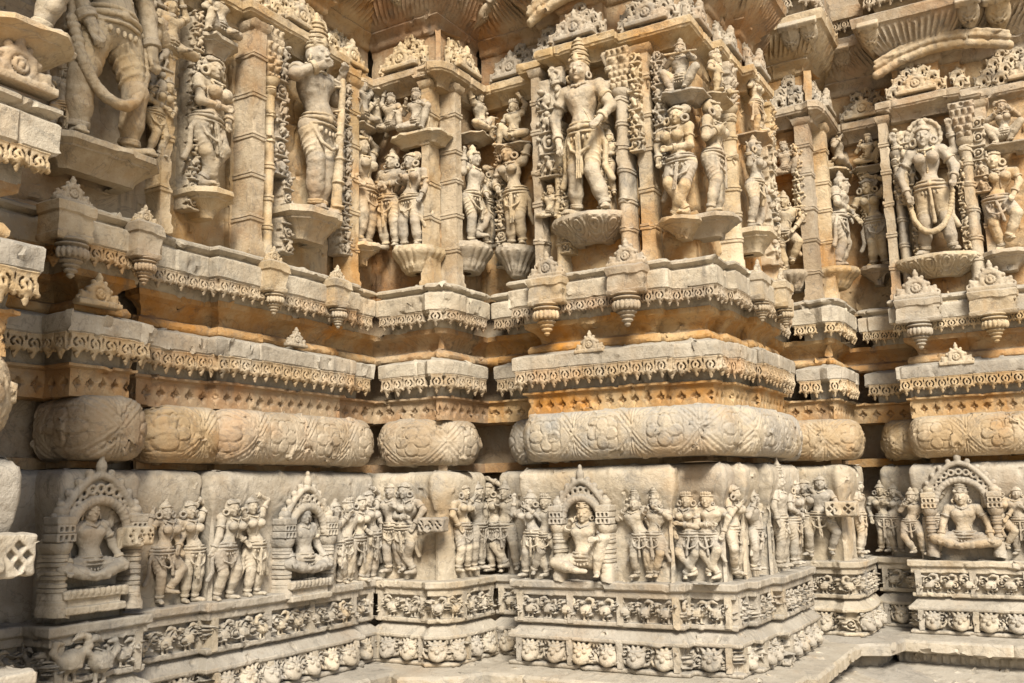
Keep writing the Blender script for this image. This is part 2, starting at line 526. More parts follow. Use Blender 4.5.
def carve_figure(pose, female, crown, seed, flip, garland, halo, attr, res, hands=True):
    """one figure, 1 unit tall to the top of the skull: body, headdress, garment, jewellery (and what it holds)."""
    rg = random.Random(seed)
    J = base_joints()
    po = POSES[pose]
    for k, v in po.items():
        J[k] = V3(*v)
    if 'pel' in po and 'hL' not in po:
        dx = J['pel'][0]
        J['hL'] = J['pel'] + V3(-.058, -.02, -.005)
        J['hR'] = J['pel'] + V3(.058, -.02, -.005)
    if 'che' in po and 'sL' not in po:
        dx, dy = J['che'][0], J['che'][1] - .70
        tilt = (J['che'][0] - J['pel'][0]) * .35
        J['sL'] = V3(-.118 + dx, .775 + dy + tilt, .10)
        J['sR'] = V3(.118 + dx, .775 + dy - tilt, .10)
        if 'nec' not in po:
            J['nec'] = V3(dx * .8, .805 + dy, .10)
    for k in J:
        if k[0] in 'ewk' or k.startswith('b_'):
            J[k] = J[k] + V3(rg.uniform(-.022, .022), rg.uniform(-.018, .018), rg.uniform(-.008, .012))
    J['hea'] = J['hea'] + V3(rg.uniform(-.012, .012), 0, 0)
    if flip:
        J = {MIR.get(k, k): v * V3(-1, 1, 1) for k, v in J.items()}
    seated = pose in ('lotus', 'lotus4', 'ease', 'sitflute', 'sitwave')
    f = 1.0 if female else 0.0
    B, Hd, G, At = Carve(), Carve(), Carve(), Carve()
    JW = {}
    def jw(kind, s_=''):
        return JW.setdefault((kind, s_), Carve())
    pel, che, nec, hea = J['pel'], J['che'], J['nec'], J['hea']
    hw = .100 + .014 * f
    B.ell(pel + V3(0, -.005, 0), (hw, .075, .080), 0)
    mid = (pel * .55 + che * .45) + V3(0, .01, .005)
    B.cap(pel + V3(0, .03, 0), mid, .072, .060 - .012 * f, .03)
    B.cap(mid, che, .060 - .012 * f, .082 - .01 * f, .03)
    B.ell(che + V3(0, .005, 0), (.104 - .014 * f, .092, .074), .035)
    B.ell((pel * .7 + mid * .3) + V3(0, .02, .038), (.062, .055, .045), .03)            # belly
    for s in ('L', 'R'):
        sg = -1 if s == 'L' else 1
        if female:
            B.ell(che + V3(.048 * sg, .012, .075), (.047, .047, .046), .012)
        else:
            B.ell(che + V3(.046 * sg, .03, .05), (.055, .04, .035), .025)
        B.cap(nec + V3(0, -.02, 0), J['s' + s], .042, .044, .03)
        B.cap(J['s' + s], J['e' + s], .042, .034, .016)
        B.cap(J['e' + s], J['w' + s], .034, .023, .014)
        B.cap(J['h' + s], J['k' + s], .068 + .005 * f, .047, .022)
        B.cap(J['k' + s], J['a' + s] * .55 + J['k' + s] * .45, .048, .047, .014)
        B.cap(J['a' + s] * .55 + J['k' + s] * .45, J['a' + s], .046, .029, .014)
        an = J['a' + s]
        if seated and pose != 'sitwave' and an[2] > .24:
            fd = V3(-.085 * (1 if an[0] * sg > -.03 else 1) * sg, -.005, .01)
            B.cap(an, an + fd, .027, .018, .012)
        else:
            toe = an + V3(.035 * sg * (1 if not flip else 1), -.022, .085)
            B.cap(an + V3(0, -.018, -.012), toe, .027, .020, .012)
            for q in range(4):
                B.cap(toe + V3(-.016 + q * .011, -.004, -.004), toe + V3(-.018 + q * .012, -.008, .016), .0075, .0065, .003)
        # hand: palm, four fingers curled, thumb
        arms = [('e' + s, 'w' + s)] + ([('b_e' + s, 'b_w' + s)] if 'b_e' + s in J else [])
        for ia, (ek, wk) in enumerate(arms):
            E_, W_ = J[ek], J[wk]
            if ia:
                B.cap(J['s' + s] + V3(0, -.01, -.03), E_, .038, .031, .016)
                B.cap(E_, W_, .031, .022, .012)
            d = W_ - E_
            d = d / max(np.linalg.norm(d), 1e-6)
            if hands:
                pc = W_ + d * .032
                B.ell(pc, (.024, .027, .017), .012, rot=math.atan2(d[1], d[0]) - math.pi / 2)
                px = np.array([-d[1], d[0], 0.0])
                if np.linalg.norm(px) < .2:
                    px = V3(1, 0, 0)
                px = px / np.linalg.norm(px)
                for q, (off, ln) in enumerate(((-.017, .030), (-.006, .038), (.006, .040), (.017, .034))):
                    a_ = pc + d * .020 + px * off
                    b_ = a_ + d * ln * .6 + V3(0, 0, .006)
                    c_ = b_ + d * ln * .45 + V3(0, 0, -.012)
                    B.cap(a_, b_, .0085, .0078, .003)
                    B.cap(b_, c_, .0078, .0066, .002)
                t0 = pc + px * (.022 * (-sg))
                B.cap(pc, t0 + d * .010 + V3(0, 0, .006), .011, .009, .004)
                B.cap(t0 + d * .010 + V3(0, 0, .006), t0 + d * .034 + V3(0, 0, .012), .009, .007, .002)
            else:
                B.cap(W_, W_ + d * .055, .022, .014, .012)
            # bangles and armlets
            for t, R in ((.86, .029), (.80, .0285), (.74, .030)):
                jw('bangle', s + str(ia)).ring(E_ + (W_ - E_) * t, d, R, .0075)
            if ia == 0:
                u = E_ - J['s' + s]
                jw('armlet', s).ring(J['s' + s] + u * .52, u, .041, .0085)
                jw('armlet', s).ell(J['s' + s] + u * .50 + V3(0, 0, .042), (.014, .018, .010))
        u = J['a' + s] - J['k' + s]
        if not seated:
            jw('anklet', s).ring(J['k' + s] + u * .90, u, .034, .009)
            jw('anklet', s).ring(J['k' + s] + u * .85, u, .0345, .008)
    # neck and head with a face
    B.cap(nec, hea + V3(0, -.02, -.012), .037, .034, .02)
    B.ell(hea, (.060, .080, .068), .012)
    B.ell(hea + V3(0, -.045, .022), (.040, .036, .040), .022)
    B.cap(hea + V3(0, .012, .064), hea + V3(0, -.018, .076), .007, .011, .008)
    for sg in (-1, 1):
        B.cap(hea + V3(.010 * sg, .020, .064), hea + V3(.042 * sg, .017, .050), .005, .004, .006)
        B.ell(hea + V3(.024 * sg, .004, .060), (.015, .008, .008), .002)
        B.ell(hea + V3(.028 * sg, -.026, .050), (.018, .017, .014), .012)
        B.ell(hea + V3(.060 * sg, -.012, .0), (.012, .030, .016), .006)
    B.ell(hea + V3(0, -.037, .063), (.019, .0055, .009), .003)
    B.ell(hea + V3(0, -.047, .061), (.014, .0055, .009), .003)
    B.ell(hea + V3(0, -.070, .048), (.016, .013, .016), .008)
    # headdress
    top = hea + V3(0, .035, -.006)
    if crown == 'kirita':
        for q, (r, y) in enumerate(((.065, .0), (.060, .036), (.053, .070), (.045, .102), (.036, .130), (.027, .154), (.018, .174))):
            Hd.ell(top + V3(0, y, 0), (r, .024, r), .004)
            if q < 5:
                Hd.ering(top + V3(0, y + .016, 0), r * 1.0, r * 1.0, .006)
        Hd.ell(top + V3(0, .198, 0), (.013, .024, .013), .004)
        Hd.ell(top + V3(0, .022, .060), (.020, .028, .014), .004)
        for sg in (-1, 1):
            Hd.ell(top + V3(.048 * sg, .02, .036), (.015, .022, .013), .004)
    elif crown == 'bun':
        Hd.ell(hea + V3(0, .022, -.016), (.067, .074, .066), 0)
        for q in range(7):
            a = -1.2 + q * .4
            Hd.chain([hea + V3(.067 * math.sin(a), .026 + .045 * math.cos(a), .030), hea + V3(.045 * math.sin(a), .055 + .040 * math.cos(a), -.01)], .008, .004)
        sg = 1 if rg.random() < .5 else -1
        Hd.ell(hea + V3(.068 * sg, .045, -.02), (.047, .047, .040), .008)
        Hd.ring(hea + V3(.068 * sg, .045, .005), (0, 0, 1), .036, .008)
        Hd.chain([hea + V3(-.055, .042, .042), hea + V3(0, .052, .064), hea + V3(.055, .042, .042)], .007, .002, bead=5)
    elif crown == 'top':
        Hd.ell(hea + V3(0, .026, -.012), (.064, .066, .064), 0)
        Hd.ell(hea + V3(0, .098, -.01), (.034, .036, .034), .006)
        Hd.ering(hea + V3(0, .074, -.01), .036, .036, .008)
        Hd.ell(hea + V3(0, .132, -.01), (.015, .018, .015), .004)
        Hd.chain([hea + V3(-.056, .036, .040), hea + V3(0, .046, .063), hea + V3(.056, .036, .040)], .008, .002, bead=5)
    else:                                            # low tiara
        Hd.ell(hea + V3(0, .026, -.012), (.065, .066, .065), 0)
        for a in (-.9, -.45, 0, .45, .9):
            Hd.ell(hea + V3(.060 * math.sin(a), .062 + .014 * math.cos(a), .050 * math.cos(a)), (.013, .026, .011), .003)
        Hd.ering(hea + V3(0, .045, -.005), .066, .066, .008)
    if female:
        for sg in (-1, 1):
            jw('earring', str(sg)).ring(hea + V3(.076 * sg, -.040, .022), (.5 * sg, 0, 1), .027, .0115)
    else:
        for sg in (-1, 1):
            jw('earring', str(sg)).ring(hea + V3(.070 * sg, -.046, .012), (1, 0, .6), .018, .008)
    if halo:
        Hd.ring(hea + V3(0, .02, -.045), (0, 0, 1), .125, .013)
        Hd.ell(hea + V3(0, .02, -.05), (.120, .120, .012), 0)
        for a in np.linspace(0, 2 * math.pi, 18, endpoint=False):
            Hd.ell(hea + V3(.128 * math.cos(a), .02 + .128 * math.sin(a), -.04), (.015, .015, .012))
    # necklaces
    fz = .082 if female else .074
    for dy, wd in ((-.025, .060), (-.065, .070)):
        jw('necklace').chain([nec + V3(-wd, .008, .02), nec + V3(-wd * .75, dy * .6, .052), che + V3(0, .105 + dy * 1.25, fz + .004), nec + V3(wd * .75, dy * .6, .052), nec + V3(wd, .008, .02)], .0075, 0, bead=3)
    if female:
        jw('necklace').chain([che + V3(0, .055, .088), che + V3(.004, -.06, .070), che + V3(0, -.10, .062)], .006, 0, bead=3)
    else:
        jw('chest_cord').chain([J['sL'] + V3(.03, .03, .03), che + V3(-.01, -.01, .078), che + V3(.055, -.10, .055), pel + V3(.08, .03, .05)], .006, 0, bead=2)
    # girdle, skirt folds, sashes
    G.ering(pel + V3(0, .050, .004), .090 + .008 * f, .078, .010)
    G.ering(pel + V3(0, .022, .004), .102 + .012 * f, .084, .012)
    G.ering(pel + V3(0, -.010, .004), .106 + .014 * f, .086, .008)
    for a in np.linspace(-1.1, 1.1, 9):
        G.ell(pel + V3(.106 * math.sin(a), -.030 - .02 * math.cos(a * 2), .086 * math.cos(a)), (.009, .016, .009), .002)
    G.ell(pel + V3(0, .024, .088), (.020, .020, .014), .003)
    for s in ('L', 'R'):
        h, k = J['h' + s], J['k' + s]
        u = k - h
        for t in (.30, .48, .66, .82):
            G.ring(h + u * t, u + V3(0, 0, .1), .0715 - .023 * t, .0066)
        G.cap(h + u * .12, h + u * .88, .069 + .005 * f, .0495, .006)
    if not seated:
        mid_k = (J['kL'] + J['kR']) * .5
        if rg.random() < .55:
          G.chain([pel + V3(0, -.02, .088), pel * .5 + mid_k * .5 + V3(0, -.02, .07), (mid_k * .8 + pel * .2) + V3(.0, -.06, .045)], .012, .003, .017)
        for q in ((-1, 0, 1) if rg.random() < .4 else ()):
            G.chain([pel + V3(q * .008, -.03, .106), mid_k + V3(q * .014, -.055, .070)], .0055, .002)
        for sg, s in ((-1, 'L'), (1, 'R')):
            if rg.random() < .55:
                continue
            hp = pel + V3(.10 * sg, .01, .02)
            kn = J['k' + s]
            G.chain([hp, hp + V3(.045 * sg, -.10, -.01), hp + V3(.035 * sg, -.22, -.02), hp + V3(.07 * sg, -.30, -.03)], .016, .008, .022)
        if not garland:
            G.chain([pel + V3(-.10, -.02, .04), pel + V3(-.06, -.115, .085), pel + V3(0, -.145, .098), pel + V3(.06, -.115, .085), pel + V3(.10, -.02, .04)], .010, .003)
    if garland:
        yb = J['kL'][1] - .09
        pts = []
        for a in np.linspace(0, 1, 13):
            th = math.pi * a
            x = -.165 * math.cos(th)
            y = J['sL'][1] - .06 - (J['sL'][1] - .06 - yb) * math.sin(th) ** .55
            pts.append(V3(x, y, .105 + .075 * math.sin(th)))
        At.chain(pts, .0155, 0, bead=4)
    # what the hands hold
    for a in attr:
        if a == 'mace':
            w_ = J['wR'] if not flip else J['wL']
            At.cap(V3(w_[0], .03, w_[2] - .03), V3(w_[0], w_[1] - .02, w_[2] + .012), .030, .017)
            for y in np.linspace(.05, w_[1] - .06, 6):
                At.ring(V3(w_[0], y, w_[2] - .015), (0, 1, 0), .028, .007)
        elif a == 'lotus':
            for bk in ('b_wL', 'b_wR'):
                if bk in J:
                    c = J[bk] + V3(0, .06, .0)
                    At.ell(c, (.042, .045, .030), 0)
                    for q in range(5):
                        At.ell(c + V3((q - 2) * .017, .03 - abs(q - 2) * .01, .02), (.010, .028, .012), .002)
                    At.chain([c, J[bk]], .012, .004)
        elif a == 'panel':                           # openwork scroll blocks beside the head
            for sg in (-1, 1):
                c = V3(.20 * sg, hea[1] + .03, .055)
                jw('scroll_block', str(sg)).box(c, (.045, .055, .03), .006)
                jw('scroll_block', str(sg)).ring(c + V3(0, 0, .03), (0, 0, 1), .028, .010)
        elif a == 'flute':
            At.cap(J['wL'] + V3(-.10, .02, .03), J['wR'] + V3(.12, .0, .03), .013, .013)
        elif a == 'fan':
            w_ = J['wL'] if not flip else J['wR']
            At.cap(w_ + V3(0, 0, .02), w_ + V3(-.02, .17, .02), .010, .010)
            At.ell(w_ + V3(-.03, .22, .02), (.035, .075, .022), .008)
        elif a == 'drum':
            w_ = (J['wL'] + J['wR']) * .5
            At.cap(w_ + V3(-.085, -.02, .01), w_ + V3(.085, .0, .01), .045, .038)
            for t in (-.08, 0, .08):
                At.ring(w_ + V3(t, -.01, .01), (1, .1, 0), .044, .006)
        elif a == 'staff':
            w_ = J['wR'] if not flip else J['wL']
            At.cap(V3(w_[0] + .03, .02, .07), V3(w_[0] - .01, w_[1] + .12, w_[2] + .01), .016, .014)
        elif a == 'throne':
            At.box(V3(0, -.045, .14), (.25, .035, .12), .012)
            At.box(V3(0, -.105, .13), (.21, .034, .10), .012)
            At.box(V3(0, -.10, .12), (.17, .085, .09), .012)
            At.box(V3(0, -.160, .14), (.24, .028, .12), .012)
            for q in range(-5, 6):
                At.ell(V3(q * .043, -.035, .255), (.022, .032, .016), .004)
    vox = 1.0 / (res * 1.45)
    out = {}
    for n_, c_ in [('body', B), ('headdress', Hd), ('garment', G), ('attribute', At)] + [(k_, c_) for k_, c_ in JW.items()]:
        if c_.p:
            out[n_] = c_.mesh(vox if isinstance(n_, str) else vox * .85, zmin=-.005)
    return out
_n_fig = [0]
def statue(name, label, cat, group, P, rz, H, pose, female=False, crown='tiara', flip=False, garland=False, halo=False, attr=(), res=90, ped=None, mat=None, depth=1.0, sink=.03, hands=True, sx=1.02):
    """P = point of the wall behind the feet; the figure is carved in front of it."""
    _n_fig[0] += 1
    root = thing(name, label, cat, tuple(P), rz, group)
    parts = carve_figure(pose, female, crown, 100 + _n_fig[0], flip, garland, halo, attr, res, hands)
    names = {'body': 'body', 'headdress': 'hair' if crown == 'bun' else 'crown', 'garment': 'skirt_cloth',
             'attribute': 'garland' if garland and not attr else 'throne' if 'throne' in attr else 'drum' if 'drum' in attr else 'flute' if 'flute' in attr else 'staff' if 'staff' in attr or 'mace' in attr else 'emblem'}
    ph = _n_fig[0] * 3.7
    for k, (v, q) in parts.items():
        nm = names[k] if isinstance(k, str) else k[0]
        if len(v) == 0:
            continue
        u = v.copy()
        u[:, 2] = (u[:, 2] - sink) * depth
        u = u + np.stack([vnoise(u + ph + i * 9.1, 14) for i in range(3)], 1) * .004 + np.stack([vnoise(u + ph + i * 5.1, 45) for i in range(3)], 1) * .0022
        u[:, 0] *= sx
        me = mesh_np(nm, to_wall(u, H), q, mat or M_STAT)
        obj(nm, me, root)
    if ped:
        kind, pw, pd, ph_ = ped
        v, q = pedestal(kind, pw, pd, ph_)
        obj('pedestal', mesh_np('pedestal', v, q, mat or M_STAT, True, 40), root)
    return root
def pedestal(kind, w_, d, h):
    """bracket under the feet: top at z = 0, hanging down h."""
    if kind == 'lotus':
        n = 14
        P = [(-w_ / 2, .08)] + [(-w_ / 2 * math.cos(math.pi * k / n), -d * math.sin(math.pi * k / n)) for k in range(n + 1)] + [(w_ / 2, .08)]
        prof = [(-d * .9, -h), (-d * .52, -h), (-d * .46, -h * .9), (-d * .34, -h * .62), (-d * .10, -h * .34), (0, -h * .18), (0, -h * .13), (-.006, -h * .11), (-.006, -.002), (-d * .9, 0)]
        L_ = math.pi * (w_ / 2 + d) / 2
        rel = lambda U, A, Z: .010 * np.abs(np.sin(U * math.pi / (L_ / 9))) * ((Z < -h * .18) & (Z > -h * .9))
        return sweep(P, prof, .008, .010, rel, .0015, 0)
    if kind == 'leafy':
        n = 14
        P = [(-w_ / 2, .08)] + [(-w_ / 2 * math.cos(math.pi * k / n), -d * math.sin(math.pi * k / n)) for k in range(n + 1)] + [(w_ / 2, .08)]
        prof = [(-d * .95, -h), (-d * .7, -h), (-d * .40, -h * .72), (-d * .12, -h * .45), (0, -h * .28), (.004, -h * .2), (0, -h * .1), (-.006, -.002), (-d * .95, 0)]
        def rel(U, A, Z):
            r = np.sqrt(((U % .12) - .06) ** 2 + (Z + h * .5) ** 2)
            return .007 * np.cos(r * 260) * ((Z < -h * .2) & (Z > -h * .95))
        return sweep(P, prof, .007, .007, rel, .0015, 0)
    c = d * .45
    P = [(-w_ / 2, .08), (-w_ / 2, -(d - c)), (-w_ / 2 + c, -d), (w_ / 2 - c, -d), (w_ / 2, -(d - c)), (w_ / 2, .08)]
    prof = [(-d * .9, -h), (-d * .55, -h), (-d * .50, -h * .80), (-d * .22, -h * .42), (-d * .16, -h * .40), (-d * .16, -h * .34), (0, -h * .22), (0, -.004), (-.004, 0), (-d * .9, 0)]
    return sweep(P, prof, .02, .02, None, .0018, 0)
# ------------------------------------------------------------------ plans of the wall bays (x to the right along the back walls, y into the picture)
PLAN = {
    'A': [(-2.80, -1.5), (-2.80, 1.80), (-3.9, 1.80)],
    'B': [(-3.95, 2.1), (-3.84, 2.1), (-3.84, 2.51), (-3.66, 2.51), (-3.66, 2.925), (-3.92, 2.925)],
    'C': [(-3.92, 2.93), (-3.76, 2.93), (-3.76, 3.37), (-3.70, 3.37), (-3.70, 4.45), (-3.75, 4.45), (-3.75, 4.73)],
    'D': [(-3.75, 4.73), (-3.35, 4.73), (-3.31, 4.70), (-3.23, 4.74), (-3.20, 4.83), (-3.20, 5.23)],
    'F': [(-3.20, 5.23), (-2.86, 5.23), (-2.86, 4.97), (-1.87, 4.97), (-1.87, 5.05), (-1.61, 5.05), (-1.61, 5.25), (-1.56, 5.25), (-1.56, 5.56), (-1.50, 5.56), (-1.50, 6.26), (-1.62, 6.26), (-1.62, 6.745)],
    'G': [(-1.62, 6.745), (-1.42, 6.745), (-1.37, 6.71), (-1.30, 6.74), (-1.28, 6.83), (-1.28, 7.32)],
    'H': [(-1.28, 7.32), (-.96, 7.32), (-.96, 7.05), (.05, 7.05), (.05, 7.13), (.45, 7.13), (.45, 9.0)],
}
PLAN_J = dict(PLAN)            # the statue zone steps a little differently
PLAN_J['A'] = [(-2.90, -1.5), (-2.90, 1.74), (-3.95, 1.74)]
PLAN_J['B'] = [(-4.0, 2.02), (-3.76, 2.02), (-3.76, 3.06), (-4.0, 3.06)]
PLAN_J['C'] = [(-3.97, 3.06), (-3.84, 3.06), (-3.84, 3.52), (-3.80, 3.52), (-3.80, 4.44), (-3.85, 4.44), (-3.85, 4.82)]
PLAN_J['D'] = [(-3.85, 4.82), (-3.40, 4.82), (-3.29, 4.90), (-3.29, 5.32)]
PLAN_J['F'] = [(-3.29, 5.32), (-2.75, 5.32), (-2.75, 5.07), (-2.01, 5.07), (-2.01, 5.13), (-1.68, 5.13), (-1.68, 5.62), (-1.61, 5.62), (-1.61, 6.40), (-1.72, 6.40), (-1.72, 6.83)]
PLAN_J['G'] = [(-1.72, 6.83), (-1.47, 6.83), (-1.36, 6.91), (-1.36, 7.41)]
PLAN_J['H'] = [(-1.36, 7.41), (-1.0, 7.41), (-1.0, 7.14), (-.36, 7.14), (-.36, 7.21), (.4, 7.21), (.4, 9.0)]
PLAN_T = dict(PLAN)            # the top cornice
PLAN_T['B'] = [(-3.95, 2.0), (-3.66, 2.0), (-3.66, 3.06), (-3.95, 3.06)]
PLAN_T['C'] = [(-3.92, 3.06), (-3.76, 3.06), (-3.76, 3.55), (-3.70, 3.55), (-3.70, 4.40), (-3.78, 4.40), (-3.78, 4.73)]
PLAN_T['D'] = [(-3.78, 4.73), (-3.35, 4.73), (-3.31, 4.70), (-3.23, 4.74), (-3.20, 4.83), (-3.20, 5.23)]
PLAN_T['F'] = [(-3.20, 5.23), (-2.86, 5.23), (-2.86, 5.08), (-2.66, 5.08), (-2.66, 4.97), (-2.12, 4.97), (-2.12, 5.04), (-1.66, 5.04), (-1.66, 5.45), (-1.60, 5.45), (-1.60, 5.9), (-1.53, 5.9), (-1.53, 6.4), (-1.66, 6.4), (-1.66, 6.745)]
PLAN_T['G'] = [(-1.66, 6.745), (-1.42, 6.745), (-1.37, 6.71), (-1.30, 6.74), (-1.28, 6.83), (-1.28, 7.32)]
PLAN_T['H'] = [(-1.28, 7.32), (-.96, 7.32), (-.96, 7.05), (-.40, 7.05), (-.40, 7.13), (-.27, 7.13), (-.27, 7.2), (.45, 7.2), (.45, 9.0)]
def ext(P, key, e=.33):
    """run a bay's ends on behind its neighbours so that the inner corners close"""
    P = [np.array(p, float) for p in P]
    if key in 'DFGH':
        d = P[0] - P[1]
        P[0] = P[0] + d / np.linalg.norm(d) * e
    if key in 'CDFG':
        d = P[-1] - P[-2]
        P[-1] = P[-1] + d / np.linalg.norm(d) * e
    return P
PLAN_R = dict(PLAN)             # the recessed courses run through behind
# open slots in the inner corners between neighbouring bays
PLAN['C'] = PLAN['C'][:-1] + [(-3.75, 4.665), (-4.0, 4.665)]
PLAN['D'] = [(-3.70, 5.0)] + [(-3.70, 4.73)] + PLAN['D'][1:-1] + [(-3.20, 5.165), (-3.5, 5.165)]
PLAN['F'] = [(-3.145, 5.5), (-3.145, 5.23)] + PLAN['F'][1:-1] + [(-1.62, 6.68), (-1.9, 6.68)]
PLAN['G'] = [(-1.575, 7.0), (-1.575, 6.745)] + PLAN['G'][1:-1] + [(-1.28, 7.255), (-1.6, 7.255)]
PLAN['H'] = [(-1.215, 7.6), (-1.215, 7.32)] + PLAN['H'][1:]
def seen_edges(P, least=.05):
    for a, b in zip(P[:-1], P[1:]):
        a, b = np.array(a), np.array(b)
        L_ = np.linalg.norm(b - a)
        t = (b - a) / L_
        n = np.array([t[1], -t[0]])
        if L_ >= least and n[0] > -.5 and n[1] < .5 and not (abs(t[1]) > .9 and a[1] < -.3 and b[1] < -.3):
            yield a, b, L_, t, n
def shift(P, o):
    return [tuple(p) for p in offset_corners(P, o)]

# ------------------------------------------------------------------ the setting
M_PAVE = stone('marble_paving', (0.40, 0.33, 0.24), (0.34, 0.275, 0.195), (0.36, 0.26, 0.16), (0.36, 0.32, 0.27), 0.3, 0.3)
g = obj('courtyard', mesh_np('courtyard', [(-900, -900, 0), (900, -900, 0), (900, 900, 0), (-900, 900, 0)], [(0, 1, 2, 3)], M_PAVE, False))
g['kind'] = 'structure'

# ------------------------------------------------------------------ bays
BAY = {
    'A': 'rounded marble wall end at the extreme left, nearest to the camera',
    'B': 'tall left wall section with the seated god and two swans at its foot',
    'C': 'long carved left wall section running back to the inner corner',
    'D': 'narrow carved corner pier between the left wall and the big central section',
    'F': 'big central wall section with the tall crowned god and blue grey roll',
    'G': 'narrow carved pier between the central section and the right wall section',
    'H': 'pale right wall section with ribbed eave and lotus drops, farthest from the camera',
}
ROOT = {}
for k_, l_ in BAY.items():
    P_ = PLAN[k_]
    m_ = P_[len(P_) // 2]
    ROOT[k_] = thing('temple_wall', l_, 'carved wall', (m_[0], m_[1], 0), 0, 'stepped bays of the carved temple wall')
def wob(name, v, q, mat, root, smooth=True, sharp=38, loc=None):
    v = np.asarray(v) - np.array(root.location)
    return obj(name, mesh_np(name, v, q, mat, smooth, sharp), root)
def ss(x, a, b):
    t = np.clip((x - a) / (b - a), 0, 1)
    return t * t * (3 - 2 * t)
def bump(x, w_):
    return np.exp(-(x / w_) ** 2)
def rel_vine(p, zc, hh):
    def f(U, A, Z):
        k = np.floor(U / p)
        x = (U / p - k - .5) * p
        sgn = np.where(k % 2 == 0, 1, -1)
        y = Z - zc + .012 * sgn
        r = np.hypot(x, y)
        th = np.arctan2(y * sgn, x)
        sp = np.abs(((r / p * 3.4 - th / (2 * math.pi)) % 1) - .5)
        leaf = bump(np.hypot(x - .42 * p, y + .02 * sgn), .010)
        h = .034 * ss(sp, .20, .30) * (r < .60 * p) + .034 * leaf + .030 * bump(r, .010)
        return h * (np.abs(Z - zc) < hh)
    return f
def rel_star(p, zc, s):
    def f(U, A, Z):
        x = np.abs((U % p) - p / 2) / s
        y = np.abs(Z - zc) / s
        d = x ** .62 + y ** .62
        return -.022 * (1 - ss(d, .85, 1.1)) + .012 * bump(np.hypot(x, y) * s, .007)
    return f
def rel_roll(p, A0, half):
    """finely incised: pointed lenses bordered by beaded double lines, a four-petalled flower in each"""
    def f(U, A, Z):
        x = (U % p) - p / 2
        y = A - A0
        ya = np.abs(y)
        cv = .150 * np.cos(math.pi * x / p)
        sl = np.sqrt(1 + (.150 * math.pi / p * np.sin(math.pi * x / p)) ** 2)
        d = (ya - cv) / sl                                   # distance outside the lens
        r = np.hypot(x, y * 1.05)
        th = np.arctan2(y, x)
        R = .095 * (.30 + .70 * np.abs(np.cos(2 * th)) ** .6)
        fl = ss(R - r, -.003, .003) * (d < -.02)
        g = -.0075 * bump(d, .0035) - .0075 * bump(d - .026, .0035) - .004 * bump(d - .006, .003) - .004 * bump(d - .020, .003)
        g = g - .0045 * bump(d - .013, .006) * (np.cos(x * 2 * math.pi / .020) > .1)
        g = g + .0045 * fl - .008 * bump(r - R, .0045) * (d < -.02) - .004 * bump(np.cos(2 * th) * r, .004) * fl + .005 * bump(r, .011)
        R2 = .115 * (.55 + .45 * np.abs(np.sin(2 * th)) ** .8)
        g = g - .006 * bump(r - R2, .004) * (1 - fl) * (d < -.012)
        g = g - .005 * bump(d + .018, .003) * (d < 0)
        x2 = p / 2 - np.abs(x)                                # leaf veins in the spandrels
        yy = ya - .05
        ang = np.arctan2(x2, np.maximum(yy, 1e-4))
        g = g - .005 * (np.cos(ang * 16) > .55) * (d > .034) * (x2 > .010)
        g = g - .007 * bump(x2 - .008, .0035) * (ya > .03)
        return g * 1.15 * ss(half - ya, 0, .03)
    return f
